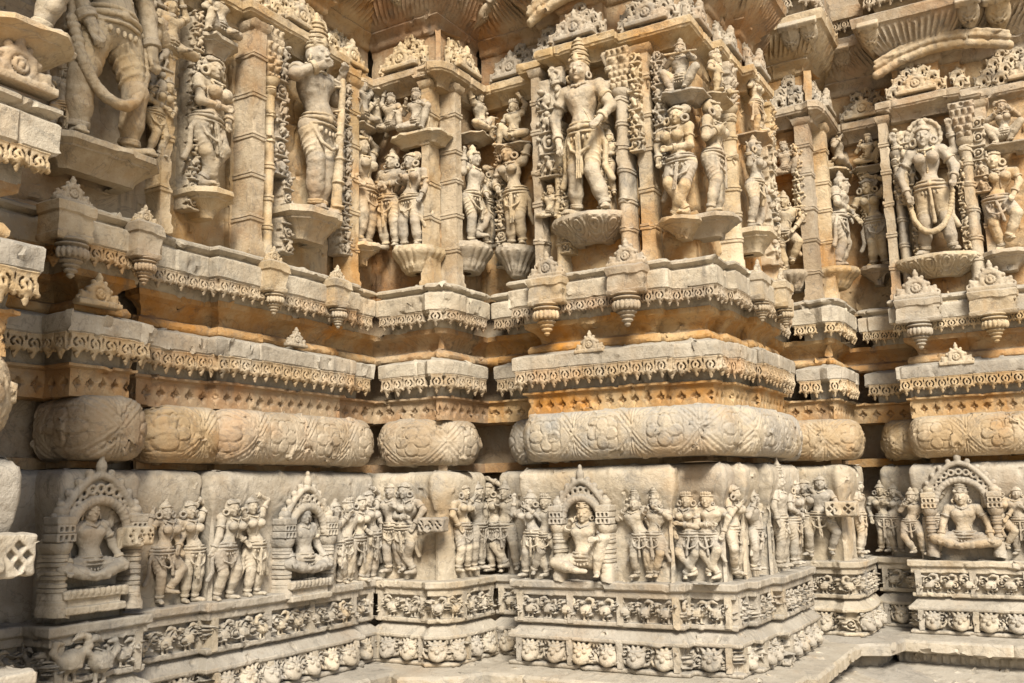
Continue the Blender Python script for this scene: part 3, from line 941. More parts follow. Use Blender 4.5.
PROF = {
    'plinth': [(-.3, -1.75), (.60, -1.75), (.60, -1.24), (.57, -1.21), (.14, -1.145), (.13, -1.14), (.13, -1.075), (.23, -1.065), (.25, -1.055), (.25, -1.0), (.235, -.985), (.03, -.968), (-.3, -.968)],
    'lion_band': [(-.3, -.968), (.05, -.968), (.056, -.962), (.056, -.948), (.050, -.944), (.014, -.940), (.014, -.822), (.052, -.818), (.058, -.812), (.058, -.796), (.05, -.79), (-.01, -.733), (-.3, -.733)],
    'swan_band': [(-.3, -.733), (.024, -.731), (.028, -.726), (.028, -.706), (.0, -.702), (.0, -.578), (.028, -.574), (.028, -.545), (.024, -.54), (.036, -.535), (.046, -.528), (.046, -.495), (.040, -.49), (-.3, -.485)],
    'panel': [(-.3, -.49), (-.050, -.49), (-.050, -.17), (-.040, -.10), (-.020, -.04), (-.004, .01), (.0, .04), (.001, .095), (-.006, .122), (-.024, .144), (-.055, .155), (-.3, .158)],
    'neck': [(-.3, .15), (-.14, .15), (-.14, .21), (-.3, .21)],
    'star_band': [(-.3, .465), (-.055, .468), (-.055, .590), (-.03, .598), (-.03, .61), (-.10, .612), (-.3, .612)],
    'eave': [(-.3, .605), (-.06, .605), (-.055, .72), (-.02, .728), (.006, .732), (.010, .742), (.014, .746), (.016, .818), (.010, .826), (-.065, .850), (-.3, .850)],
    'step': [(-.3, .845), (-.075, .845), (-.062, .858), (-.06, .875), (-.075, .90), (-.115, .912), (-.125, .92), (-.12, .95), (-.09, .985), (-.05, 1.005), (-.045, 1.035), (-.3, 1.035)],
    'cornice': [(-.3, 1.03), (-.05, 1.03), (-.045, 1.118), (-.01, 1.126), (.018, 1.13), (.022, 1.138), (.028, 1.142), (.030, 1.238), (.024, 1.246), (.004, 1.25), (.0, 1.262), (.020, 1.270), (.032, 1.282), (.032, 1.294), (.018, 1.306), (-.05, 1.322), (-.10, 1.33), (-.3, 1.33)],
    'statue_wall': [(-.25, 1.29), (0, 1.29), (0, 2.70), (-.25, 2.70)],
    'top': [(-.3, 2.63), (-.085, 2.64), (-.08, 2.672), (-.05, 2.70), (-.02, 2.712), (-.008, 2.716), (-.004, 2.728), (.002, 2.732), (.002, 2.775), (-.008, 2.785), (-.07, 2.80), (-.3, 2.80)],
    'crest_back': [(-.3, 2.795), (-.12, 2.795), (-.12, 3.06), (-.3, 3.06)],
    'cove': [(-.3, 3.04), (-.115, 3.045), (-.10, 3.06), (-.095, 3.10), (-.06, 3.13), (-.05, 3.14), (-.06, 3.155), (-.045, 3.17), (-.035, 3.18), (-.005, 3.215), (.035, 3.265), (.075, 3.325), (.085, 3.345), (.10, 3.35), (.11, 3.42), (.10, 3.43), (-.3, 3.45)],
    'upper': [(-.3, 3.44), (-.06, 3.45), (-.06, 3.50), (-.04, 3.53), (-.04, 3.60), (.05, 3.61), (.06, 3.70), (-.05, 3.74), (-.3, 3.74)],
}
Rz, Ro = .142, .098
ROLLP = [(-.3, .192)] + [(-.022 + Ro * max(math.sin(math.pi * k / 16), 0) ** .72, .333 - Rz * math.cos(math.pi * k / 16)) for k in range(17)] + [(-.3, .475)]

# carved units, made once
def fringe_unit(w_, h, res=24):
    """one bay of the pierced lace hanging under a slab: curls, a bud and a pointed tongue"""
    c = Carve()
    t = .012
    r = w_ / 2
    c.box((0, -.29 * h, 0), (r * 1.01, .29 * h, t), .002)
    c.cap((0, -.52 * h, 0), (0, -.86 * h, 0), r * .66, r * .16, .010)
    for s in (-1, 1):
        c.cap((s * r * .42, -.56 * h, 0), (s * r * .30, -.70 * h, 0), r * .22, r * .10, .006)
        c.ell((s * r, -.58 * h, 0), (r * .22, h * .07, t), .003)
        arc = [(s * r * .60 * math.cos(a), -.36 * h + r * .60 * math.sin(a), 0) for a in np.linspace(-1.05, 1.15, 6)]
        for a_, b_ in zip(arc[:-1], arc[1:]):
            c.cap((a_[0], a_[1], -.04), (b_[0], b_[1], .04), r * .13, r * .13, sub=True)
            c.cap((a_[0], a_[1], .0), (b_[0], b_[1], .0), r * .14, r * .13, sub=True)
        c.ell((s * r, -.20 * h, 0), (r * .15, h * .10, .05), sub=True)
        c.ell((s * r * .28, -.70 * h, 0), (r * .10, h * .05, .05), sub=True)
    c.ell((0, -.40 * h, 0), (r * .14, h * .10, .05), sub=True)
    c.ring((0, -.36 * h, t), (0, 0, 1), r * .34, r * .10, .002)
    c.box((0, -.03 * h, .003), (r * 1.01, .03 * h, t), .002)
    v, q = c.mesh(w_ / res)
    return to_wall(v), q
FR = fringe_unit(.078, .128)
FR2 = fringe_unit(.070, .105)
def lion_unit():
    c = Carve()
    c.ell((0, 0, .012), (.052, .054, .040), 0)
    c.ell((0, -.022, .038), (.034, .024, .024), .012)
    for s in (-1, 1):
        c.ell((.021 * s, .014, .044), (.013, .011, .012), .003)
        c.cap((.006 * s, .026, .046), (.036 * s, .034, .034), .006, .005, .003)
        c.ell((.030 * s, -.014, .036), (.016, .018, .014), .008)
        c.chain([(.034 * s, .036, .02), (.050 * s, .062, .02), (.066 * s, .056, .018), (.062 * s, .040, .02)], .010, .004, .005)
        c.chain([(.036 * s, -.036, .024), (.058 * s, -.030, .022), (.074 * s, -.008, .018), (.070 * s, .014, .018)], .009, .004, .005)
        c.chain([(.012 * s, .048, .03), (.018 * s, .070, .018)], .009, .003, .004)
        for q in range(3):
            c.ell(((.006 + q * .011) * s, -.036 + q * .004, .056 - q * .006), (.0048, .009, .006))
    c.ell((0, .002, .060), (.011, .014, .012), .006)
    c.cap((-.030, -.031, .046), (.030, -.031, .046), .006, None, 0, sub=True)
    v, q = c.mesh(.0036, zmin=-.01)
    return to_wall(v), q
def swan_unit():
    c = Carve()
    c.ell((0, -.008, .014), (.034, .027, .022), 0, rot=.25)
    c.chain([(.024, .004, .016), (.044, .020, .018), (.040, .042, .018), (.024, .050, .018)], .010, .006, .007)
    c.ell((.020, .048, .018), (.012, .010, .010), .004)
    c.cap((.012, .046, .02), (-.002, .038, .02), .006, .003, .003)
    c.chain([(-.028, -.004, .014), (-.046, .014, .014), (-.040, .036, .014), (-.022, .034, .014)], .010, .004, .005)
    for q in range(3):
        c.cap((-.018, -.004 - q * .009, .032), (.014, -.010 - q * .006, .034), .0035, None, .002)
    for s in (-1, 1):
        c.chain([(.010 * s, -.030, .012), (.012 * s, -.055, .014)], .006, .002, .005)
        c.cap((.012 * s, -.056, .016), (.012 * s + .014, -.057, .02), .005, .004, .002)
    v, q = c.mesh(.0036, zmin=-.01)
    return to_wall(v), q
ME_LION = mesh_np('lion_face', *lion_unit(), M_BASE)
ME_SWAN_V, ME_SWAN_Q = swan_unit()
ME_SWAN = mesh_np('swan', ME_SWAN_V, ME_SWAN_Q, M_BASE)
def gable_unit(w_=.22, h=.15):
    c = Carve()
    t = .018
    c.box((0, .012, 0), (w_ / 2, .012, t), .004)
    c.ring((0, .055, 0), (0, 0, 1), .036, .013, .004)
    c.ring((0, .055, .010), (0, 0, 1), .018, .006, .002)
    c.ell((0, .055, .004), (.012, .016, .014), .003)
    c.chain([(-.046, .03, 0), (-.040, .082, 0), (0, .112, 0), (.040, .082, 0), (.046, .03, 0)], .012, .006)
    c.ell((0, .128, 0), (.015, .018, .014), .004)
    c.ell((0, .146, 0), (.008, .012, .008), .003)
    for s in (-1, 1):
        c.ring((.072 * s, .036, 0), (0, 0, 1), .018, .009, .004)
        c.ell((.072 * s, .036, .0), (.007, .007, .012))
        c.ring((.096 * s, .028, 0), (0, 0, 1), .011, .006, .003)
        c.ell((.056 * s, .074, 0), (.012, .014, .012), .004)
        c.ell((.088 * s, .056, 0), (.010, .012, .010), .004)
        c.ell((.030 * s, .110, 0), (.010, .012, .010), .004)
    v, q = c.mesh(.0042)
    v = v * np.array([w_ / .22, h / .15, 1.6])
    return to_wall(v), q
GAB = gable_unit()
def drop_unit():
    c = Carve()
    for y, r, e in ((0, .060, .014), (-.022, .066, .012), (-.040, .052, .016), (-.066, .060, .020), (-.092, .046, .016), (-.112, .034, .012), (-.132, .026, .014), (-.152, .013, .014)):
        c.ell((0, y, .03), (r, e, r * .95), .006)
        c.ering((0, y, .03), r * .98, r * .93, .005)
    for a in np.linspace(-1.5, 1.5, 9):
        c.ell((.062 * math.sin(a), -.060, .03 + .060 * math.cos(a)), (.013, .024, .012), .003)
    v, q = c.mesh(.0045)
    return to_wall(v), q
DRP = drop_unit()
def jali_unit(seed):
    """one pierced little gable of the crest; several cuts of it"""
    rg = random.Random(seed)
    c = Carve()
    u = lambda a_: rg.uniform(-a_, a_)
    c.box((0, .045, 0), (.055, .045, .02), .008)
    c.ell((u(.006), .088, 0), (.042, .024 + u(.006), .020), .010)
    c.ell((u(.006), .112 + u(.006), 0), (.012, .016, .012), .006)
    c.ring((u(.008), .052 + u(.006), .016), (0, 0, 1), .026 + u(.005), .009, .004)
    c.ring((u(.006), .056, .020), (0, 0, 1), .040, .006, .004)
    c.ell((u(.008), .048, .02), (.012 + u(.004), .016 + u(.005), .06), sub=True)
    for s in (-1, 1):
        c.ell((.037 * s + u(.006), .068 + u(.008), .02), (.009 + u(.003), .012 + u(.004), .06), sub=True)
        c.ell((.033 * s + u(.006), .022 + u(.006), .02), (.011 + u(.004), .008, .06), sub=True)
        c.ell((.052 * s, .094 + u(.006), 0), (.010, .013, .014), .006)
        c.chain([(.018 * s, .010, .02), (.048 * s, .036 + u(.01), .024), (.030 * s, .086, .022)], .007, .004)
        c.ell((.030 * s, .036, .03), (.012, .010, .012), .004)
    v, q = c.mesh(.0042)
    v = v + np.stack([vnoise(v + seed * 7.7 + i * 3, 38) for i in range(3)], 1) * .003
    return to_wall(v), q
JALS = [jali_unit(k) for k in range(6)]
def leaf_unit():
    c = Carve()
    c.ell((0, -.06, 0), (.055, .075, .030), 0)
    c.cap((0, -.10, 0), (.0, -.20, -.01), .040, .006, .02)
    c.box((0, .0, 0), (.060, .018, .035), .006)
    for y in np.linspace(-.03, -.15, 6):
        for s in (-1, 1):
            wv = .034 * (1 - abs(y + .03) / .19)
            c.cap((.008 * s, y, .032), (.008 * s + wv * s, y + .022, .024), .006, .004, 0, sub=True)
    c.cap((0, -.01, .03), (0, -.18, .006), .006, .004, .003)
    v, q = c.mesh(.0055)
    return to_wall(v), q
LEF = leaf_unit()
def put(unit, p, rz, s=1.0):
    v, q = unit
    cs, sn = math.cos(rz), math.sin(rz)
    v = v * s
    return np.column_stack([v[:, 0] * cs - v[:, 1] * sn + p[0], v[:, 0] * sn + v[:, 1] * cs + p[1], v[:, 2] + p[2]]), q
def along(P, o, pitch, margin=.02, least=.05):
    """evenly spaced spots on the seen faces of a plan shifted out by o"""
    for a, b, L_, t, n in seen_edges(shift(P, o), least):
        k = max(1, int(round((L_ - 2 * margin) / pitch)))
        if L_ < pitch * .6:
            continue
        for i in range(k):
            p = a + t * (margin + (L_ - 2 * margin) * (i + .5) / k)
            if p[1] < -.3 and abs(t[1]) > .9:
                continue
            yield p, math.atan2(t[1], t[0]), (L_ - 2 * margin) / k
rnd = random.Random(3)
ROLLS = {
    'A': [[(-2.80, -1.5), (-2.80, 1.70), (-3.2, 1.70)]],
    'B': [[(-3.95, 2.63), (-3.655, 2.63), (-3.655, 2.88), (-3.95, 2.88)]],
    'C': [[(-3.95, 3.10), (-3.775, 3.10), (-3.775, 3.45), (-3.95, 3.45)], [(-3.95, 3.46), (-3.70, 3.46), (-3.70, 4.585), (-3.95, 4.585)]],
    'D': [[(-3.70, 5.1), (-3.70, 4.755), (-3.44, 4.755), (-3.27, 4.87), (-3.27, 5.12), (-3.6, 5.12)]],
    'F': [[(-3.02, 5.5), (-3.02, 5.23), (-2.6, 5.23)], [(-2.77, 5.4), (-2.77, 4.965), (-1.90, 4.965), (-1.64, 5.04), (-1.62, 5.25), (-1.56, 5.30), (-1.52, 5.56), (-1.52, 6.18), (-1.64, 6.24), (-1.64, 6.9)]],
    'G': [[(-1.8, 6.75), (-1.44, 6.75), (-1.30, 6.84), (-1.30, 7.17), (-1.6, 7.17)]],
    'H': [[(-1.09, 7.7), (-1.09, 7.31), (-.7, 7.31)], [(-.87, 7.5), (-.87, 7.045), (.05, 7.045), (.45, 7.13), (.45, 9.0)]],
}
BLOCKS = {
    'A': [[(-2.80, -1.5), (-2.80, 1.80), (-3.2, 1.80)]],
    'B': [[(-3.95, 2.2), (-3.85, 2.2), (-3.85, 2.9)], [(-3.95, 2.52), (-3.66, 2.52), (-3.66, 2.915), (-3.95, 2.915)]],
    'C': [[(-3.95, 2.94), (-3.76, 2.94), (-3.76, 3.362), (-3.95, 3.362)], [(-3.95, 3.372), (-3.70, 3.372), (-3.70, 4.66), (-3.95, 4.66)]],
    'D': [[(-4.0, 4.73), (-3.35, 4.73), (-3.31, 4.70), (-3.23, 4.74), (-3.20, 4.83), (-3.20, 5.17), (-3.5, 5.17)]],
    'F': [[(-3.16, 5.6), (-3.16, 5.23), (-2.70, 5.23)], [(-2.86, 5.4), (-2.86, 4.97), (-1.876, 4.97), (-1.876, 5.4)], [(-2.0, 5.05), (-1.61, 5.05), (-1.61, 5.246), (-1.8, 5.246)],
          [(-1.8, 5.254), (-1.56, 5.254), (-1.56, 5.556), (-1.8, 5.556)], [(-1.8, 5.564), (-1.50, 5.564), (-1.50, 6.26), (-1.8, 6.26)], [(-1.62, 6.2), (-1.62, 6.9)]],
    'G': [[(-1.9, 6.745), (-1.42, 6.745), (-1.37, 6.71), (-1.30, 6.74), (-1.28, 6.83), (-1.28, 7.24), (-1.6, 7.24)]],
    'H': [[(-1.19, 7.7), (-1.19, 7.32), (-.8, 7.32)], [(-.955, 7.5), (-.955, 7.05), (.05, 7.05), (.05, 7.5)], [(-.1, 7.13), (.45, 7.13), (.45, 9.0)]],
}
def joints(seed, gap=.55, depth=.012):
    rg = random.Random(seed)
    us = []
    u = rg.uniform(.1, gap)
    while u < 12:
        us.append(u)
        u += rg.uniform(gap * .6, gap * 1.5)
    us = np.array(us)
    def f(U, A, Z):
        d = np.min(np.abs(U[:, None] - us[None, :]), 1)
        k = np.searchsorted(us, U)
        return -depth * bump(d, .006) + ((k * 7919) % 5 - 2) * .0018
    return f
def fringe(unit, P, o, pitch, z, R, par):
    un = []
    for p, rz, w_ in along(P, o, pitch, .004):
        v = unit[0] * np.array([w_ / pitch * rnd.uniform(.94, 1.06), rnd.uniform(.8, 1.25), 1])
        zs = rnd.uniform(.93, 1.06)
        if rnd.random() < .09:
            cut = -rnd.uniform(.55, .8) * pitch * 1.6          # a broken tip
            v[:, 2] = np.maximum(v[:, 2], cut + .006 * np.sin(v[:, 0] * 300))
        v[:, 2] *= zs
        v = v + np.stack([vnoise(v + len(un) * 3.1 + i * 7, 40) for i in range(3)], 1) * .0022
        un.append(put((v, unit[1]), (p[0], p[1], z + rnd.uniform(-.002, .002)), rz + rnd.uniform(-.03, .03)))
    v, q = joinvq(un)
    obj('pendant_fringe', mesh_np('pendant_fringe', v - np.array(R.location), q, M_WALL), par)
for ik, (key, R) in enumerate(ROOT.items()):
    P, PJ, PT, PC = ext(PLAN[key], key), ext(PLAN_J[key], key), ext(PLAN_T[key], key, .10), ext(PLAN[key], key, .10)
    PR = ext(PLAN_R[key], key)
    Zk = EYE + (ik % 3 - 1) * .0022
    P0 = PLAN[key]
    wob('plinth', *sweep(P, PROF['plinth'], .010, .016, (lambda J_: lambda U, A, Z: J_(U, A, Z) + .014 * (np.cos(U * 2 * math.pi / .045) > 0) * (np.abs(Z + 1.107) < .022))(joints(ik + 40, .9)), z0=Zk), M_BASE, R)
    band = wob('lion_frieze', *sweep(P, PROF['lion_band'], .0048, .005, rel_vine(.066, -.881, .056), .0014, z0=Zk), M_BASE, R, sharp=None)
    for p, rz, w_ in along(P0, .016, .162):
        o = obj('lion_face', ME_LION, band, (p[0] - R.location[0], p[1] - R.location[1], EYE - .884), rz)
        o.scale = (rnd.uniform(1.02, 1.2), 1.15, rnd.uniform(1.05, 1.18))
    swb = wob('swan_frieze', *sweep(P, PROF['swan_band'], .0048, .005, rel_vine(.056, -.64, .06), .0014, z0=Zk), M_BASE, R, sharp=None)
    for p, rz, w_ in along(P0, .002, .125):
        o = obj('swan', ME_SWAN, swb, (p[0] - R.location[0], p[1] - R.location[1], EYE - .640), rz)
        o.scale = (rnd.choice((-1, 1)) * rnd.uniform(1.05, 1.25), 1.15, rnd.uniform(1.05, 1.15))
    # uprights dividing both friezes, one part each
    for a, b, L_, t, n in seen_edges(P0, .18):
        for s in ([0, 1] if L_ < .75 else [0, .34, .66, 1]):
            c_ = a + t * (.016 + (L_ - .032) * s)
            if c_[1] < -.3:
                continue
            for w_, z0_, z1_, d_ in ((.016, -.945, -.815, .060), (.018, -.72, -.56, .034)):
                wob('frieze_upright', *sweep([c_ - t * w_ - n * .1, c_ - t * w_ + n * d_, c_ + t * w_ + n * d_, c_ + t * w_ - n * .1], [(-.012, z0_), (0, z0_), (.001, z1_), (-.012, z1_)], .012, .02, None, .0022), M_BASE, R)
    for bl in BLOCKS[key]:
        wob('figure_panel', *sweep(fillet(bl, .035, 5), PROF['panel'], .010, .012, None, .0019, z0=Zk), M_BASE, R, sharp=50)
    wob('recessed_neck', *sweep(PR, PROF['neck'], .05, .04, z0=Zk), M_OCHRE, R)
    al = sum(math.hypot(b[0] - a[0], b[1] - a[1]) for a, b in zip(ROLLP[:-1], ROLLP[1:]))
    for pl in ROLLS[key]:
        wob('roll_moulding', *sweep(fillet(pl, .12, 8), ROLLP, .0042, .0055, rel_roll(.36, al / 2, .175), .002), M_ROLL if key == 'F' else M_WALL, R, sharp=None)
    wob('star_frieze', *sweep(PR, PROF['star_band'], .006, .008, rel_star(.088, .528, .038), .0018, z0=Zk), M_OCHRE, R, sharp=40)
    ev = wob('eave_slab', *sweep(P, PROF['eave'], .012, .02, joints(ik + 11, .6), z0=Zk), M_SLAB, R)
    fringe(FR, P0, .002, .078, EYE + .740, R, ev)
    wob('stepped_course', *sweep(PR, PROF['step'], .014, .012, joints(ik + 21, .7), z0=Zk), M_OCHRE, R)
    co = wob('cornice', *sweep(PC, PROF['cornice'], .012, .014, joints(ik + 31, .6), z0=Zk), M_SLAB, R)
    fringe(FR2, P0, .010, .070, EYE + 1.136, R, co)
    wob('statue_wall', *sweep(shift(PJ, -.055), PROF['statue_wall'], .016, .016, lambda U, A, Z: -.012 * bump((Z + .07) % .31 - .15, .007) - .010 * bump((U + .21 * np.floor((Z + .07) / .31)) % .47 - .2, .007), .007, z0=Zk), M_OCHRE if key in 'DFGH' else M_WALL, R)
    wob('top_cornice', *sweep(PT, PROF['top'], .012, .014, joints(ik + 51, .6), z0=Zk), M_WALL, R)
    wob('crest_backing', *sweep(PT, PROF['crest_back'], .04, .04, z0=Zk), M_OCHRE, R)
    un = []
    for tier, (zt, of, mg, sc) in enumerate(((2.785, -.05, .01, 1.0), (2.865, -.075, .07, .92), (2.935, -.095, .14, .85), (3.0, -.11, .22, .8))):
        for a, b, L_, t, n in seen_edges(shift(PLAN_T[key], of), .12):
            if a[1] < .9:
                a = a + t * (.9 - a[1]) if abs(t[1]) > .9 else a
                L_ = np.linalg.norm(b - a)
            m = mg * min(1, L_ / .7)
            k = int((L_ - 2 * m) / (.112 * sc))
            for i in range(k):
                p = a + t * (m + (L_ - 2 * m) * (i + .5) / k)
                un.append(put(rnd.choice(JALS), (p[0] - n[0] * rnd.uniform(0, .015), p[1] - n[1] * rnd.uniform(0, .015), EYE + zt + rnd.uniform(-.012, .006)), math.atan2(t[1], t[0]) + rnd.uniform(-.05, .05), sc * rnd.uniform(.9, 1.1)))
            if tier == 0 and L_ > .35:
                pc = a + t * L_ * .5 + n * .03
                un.append(put((GAB[0] * 1.25, GAB[1]), (pc[0], pc[1], EYE + 2.80), math.atan2(t[1], t[0])))
    if un:
        v, q = joinvq(un)
        wob('openwork_crest', v, q, M_STAT, R, sharp=None)
    rib = lambda U, A, Z: .012 * np.cos(U * 2 * math.pi / .036) * ss(Z, 3.19, 3.21) * (1 - ss(Z, 3.31, 3.33))
    PV = ext({'D': [(-3.78, 4.73), (-3.23, 4.73), (-3.23, 5.23)], 'G': [(-1.66, 6.745), (-1.31, 6.745), (-1.31, 7.32)]}.get(key, PLAN_T[key]), key, .10)
    wob('ribbed_eave', *sweep(PV, PROF['cove'], .008, .016, rib, .002, z0=Zk), M_OCHRE if key in 'CDF' else M_WALL, R, sharp=50)
    uc = wob('upper_cornice', *sweep(PV, PROF['upper'], .04, .03, z0=Zk), M_WALL, R)
    fringe(FR, PLAN_T[key], .02, .078, EYE + 3.612, R, uc)

# plain masonry behind all the bays, rising above the frame
core = [(-4.02, -6.0), (-4.02, 5.0), (-3.5, 5.0), (-3.5, 5.5), (-1.95, 5.5), (-1.95, 7.05), (-1.6, 7.05), (-1.6, 7.65), (.2, 7.65), (.2, 9.0), (6, 9.0)]
t_ = thing('temple_core', 'plain stone masonry of the temple above and behind the carved sections', 'temple', (-4.5, 7, 0))
wob('masonry', *sweep(core, [(-3.0, -1.7), (0, -1.7), (0, 4.9), (-3.0, 4.9)], .5, .5, None, 0), M_WALL, t_, False)

# ------------------------------------------------------------------ pilasters and colonnettes of the statue zone
def fac(face, c, v):
    """front-is -Y coordinates -> world, on a face ('Y', y) or ('X', x), centred on c along it"""
    if face[0] == 'Y':
        return np.column_stack([v[:, 0] + c, v[:, 1] + face[1], v[:, 2]])
    return np.column_stack([face[1] - v[:, 1], v[:, 0] + c, v[:, 2]])
def along_px(face, px, py, out=0.0):
    p = onY(px, py, face[1] - out) if face[0] == 'Y' else onX(px, py, face[1] + out)
    return p
def pos_on(face, p):
    return p[0] if face[0] == 'Y' else p[1]
def shaft(kind, w_, d, z0, z1, seed):
    rg = random.Random(seed)
    if kind == 'round':
        n = 9
        P = [(-w_ / 2, .07)] + [(-w_ / 2 * math.cos(math.pi * k / n), -d * math.sin(math.pi * k / n)) for k in range(n + 1)] + [(w_ / 2, .07)]
    else:
        P = [(-w_ / 2, .07), (-w_ / 2, -d), (w_ / 2, -d), (w_ / 2, .07)]
    pr = [(-d * .8, z0), (.012, z0), (.014, z0 + .03), (.006, z0 + .045), (.006, z0 + .09), (0, z0 + .10)]
    z = z0 + .10
    rings = [.20, .36, .52, .68, .82, .93] if kind == 'round' else [.17, .34, .51, .68, .85]
    H = z1 - z0
    for r in rings:
        zr = z0 + H * r + rg.uniform(-.02, .02)
        pr += [(0, zr - .020), (.007, zr - .016), (.008, zr - .004), (.002, zr), (.008, zr + .004), (.007, zr + .016), (0, zr + .020)]
    pr += [(0, z1 - .05), (.010, z1 - .04), (.020, z1 - .02), (.022, z1), (-d * .8, z1)]
    return sweep(P, pr, .012, .03, None, .002)
def capital(w_, h, seed=0):
    """stack of little carved brackets above a colonnette"""
    rg = random.Random(seed)
    c = Carve()
    y = 0
    while y < h - .02:
        hh = rg.uniform(.030, .062)
        ww = w_ / 2 * (1.0 + .5 * y / h) * rg.uniform(.9, 1.1)
        c.box((0, y + hh / 2, 0), (ww, hh / 2, .034 + .02 * y / h), .006, .004)
        n = rg.choice((2, 3, 3, 4))
        for i in range(n):
            x = ww * ((i + .5) / n * 2 - 1)
            if hh > .042:
                c.ell((x, y + hh * .5, .038), (ww / n * .8, hh * .40, .022), .004)
                c.ell((x, y + hh * .62, .060), (ww / n * .4, hh * .20, .012), .003)
                c.ell((x + ww / n, y + hh * .5, .050), (ww / n * .3, hh * .3, .02), sub=True)
            else:
                c.ell((x, y + hh * .5, .040), (ww / n * .55, hh * .32, .014), .002)
        y += hh
    v, q = c.mesh(.0052)
    return v + np.stack([vnoise(v + seed * 3.3 + i * 5, 40) for i in range(3)], 1) * .003, q
def scroll_strip(w_, h, seed):
    """narrow strip of stacked little figures, arches and scrolls beside a niche"""
    rg = random.Random(seed)
    c = Carve()
    c.box((0, h / 2, -.036), (w_ * .46, h / 2, .054), .008)
    y = 0
    while y < h - w_ * .5:
        hh = w_ * rg.uniform(.75, 1.35)
        m = y + hh / 2
        u = lambda a_: rg.uniform(-a_, a_) * w_
        s = rg.choice((-1, 1))
        kind = rg.random()
        if kind < .45:                                  # a little dancer
            c.ell((u(.06), m - hh * .02, .040), (w_ * .15, hh * .20, .026), .006)
            c.ell((u(.06) + s * w_ * .04, m + hh * .28, .045), (w_ * .11, w_ * .12, .026), .006)
            for k in (-1, 1):
                c.chain([(k * w_ * .10, m - hh * .12, .04), (k * w_ * rg.uniform(.12, .26), m - hh * .28, .05), (k * w_ * rg.uniform(.02, .2), m - hh * .45, .035)], w_ * .065, .008, w_ * .045)
                c.chain([(k * w_ * .13, m + hh * .14, .045), (k * w_ * .33, m + u(.2), .045), (k * w_ * rg.uniform(.1, .35), m + hh * rg.uniform(-.1, .38), .05)], w_ * .05, .006, w_ * .035)
        elif kind < .75:                                # a scroll with a bud
            c.ring((s * w_ * .06, m, .030), (0, 0, 1), w_ * .26, w_ * .075, .006)
            c.ell((s * w_ * .06, m, .036), (w_ * .11, w_ * .13, .020), .004)
            c.chain([(-s * w_ * .4, m - hh * .45, .025), (-s * w_ * .42, m, .028), (-s * w_ * .1, m + hh * .42, .028)], w_ * .07, .008, w_ * .04)
        else:                                           # a rearing beast
            c.ell((0, m - hh * .05, .036), (w_ * .16, hh * .27, .028), .006, rot=.4 * s)
            c.ell((s * w_ * .22, m + hh * .25, .045), (w_ * .16, w_ * .12, .028), .008)
            c.chain([(s * w_ * .1, m, .05), (s * w_ * .36, m - hh * .05, .05), (s * w_ * .34, m - hh * .2, .045)], w_ * .055, .006)
            c.chain([(-s * w_ * .1, m - hh * .2, .045), (s * w_ * .12, m - hh * .3, .05), (0, m - hh * .46, .04)], w_ * .075, .008)
        c.box((0, y, .02), (w_ * .46, .006, .026), .004, .004)
        for k in (-1, 1):
            c.ell((k * w_ * .40, m + u(.2), .02), (w_ * .07, w_ * .14, .06), sub=True)
            c.ell((k * w_ * .46, y + hh * rg.uniform(.1, .9), .026), (w_ * .10, w_ * .12, .022), .006)
        y += hh
    v, q = c.mesh(max(.0048, w_ / 26))
    return v + np.stack([vnoise(v + seed * 3.3 + i * 5, 34) for i in range(3)], 1) * .004, q
_sh = [0]
def pil(key, face, px, w_, d, kind='round', z0=1.31, z1=2.68, cap=True, at=None):
    _sh[0] += 1
    R = ROOT[key]
    c = pos_on(face, along_px(face, px, 180)) if at is None else at
    zs = z1 - .28 if cap else z1
    v, q = shaft(kind, w_, d, z0, zs, _sh[0])
    o = wob('colonnette' if kind == 'round' else 'pilaster', fac(face, c, v), q, M_STAT if kind == 'round' else M_WALL, R, sharp=40)
    if cap:
        v, q = capital(w_ * 1.25, .28, _sh[0])
        v = to_wall(v)
        v[:, 2] += EYE + zs
        v[:, 1] -= d * .45
        obj('capital', mesh_np('capital', fac(face, c, v) - np.array(R.location), q, M_WALL), o)
def strip(key, face, px, w_, z0, z1, out=.02):
    _sh[0] += 1
    R = ROOT[key]
    c = pos_on(face, along_px(face, px, 150))
    v, q = scroll_strip(w_, z1 - z0, _sh[0])
    v = to_wall(v)
    v[:, 2] += EYE + z0
    v[:, 1] -= out
    wob('scroll_strip', fac(face, c, v), q, M_STAT, R, sharp=None)

FB, FC1, FC, FC3 = ('X', -3.76), ('X', -3.84), ('X', -3.80), ('X', -3.85)
DL, DR, FE, FM, FS = ('Y', 4.82), ('X', -3.29), ('Y', 5.32), ('Y', 5.07), ('Y', 5.13)
FX1, FX2, FX3 = ('X', -1.68), ('X', -1.61), ('X', -1.72)
GL, GR, HE, HM, HS = ('Y', 6.83), ('X', -1.36), ('Y', 7.41), ('Y', 7.14), ('Y', 7.21)
pil('B', FB, 172, .06, .06, 'square', cap=False, at=3.02)
strip('B', FB, 152, .14, 1.95, 2.65)
pil('C', FC, 246, .09, .09, 'square', cap=False)
pil('C', FC, 263, .08, .07, 'round')
strip('C', FC, 275, .10, 1.85, 2.62)
pil('C', FC, 347, .09, .06, 'square', cap=False)
strip('C', FC, 341, .09, 1.5, 2.6)
strip('C', FC, 283, .08, 1.40, 1.9)
strip('B', FB, 66, .14, 1.6, 2.65)
strip('C', FC1, 188, .07, 1.5, 2.6)
strip('F', FE, 503, .08, 1.5, 2.5)
strip('F', FM, 605, .09, 1.6, 2.3)
strip('F', FM, 566, .07, 1.45, 2.0)
strip('F', FS, 664, .08, 1.9, 2.6)
strip('F', FX2, 764, .14, 1.5, 2.5)
strip('H', HE, 888, .08, 1.5, 2.5)
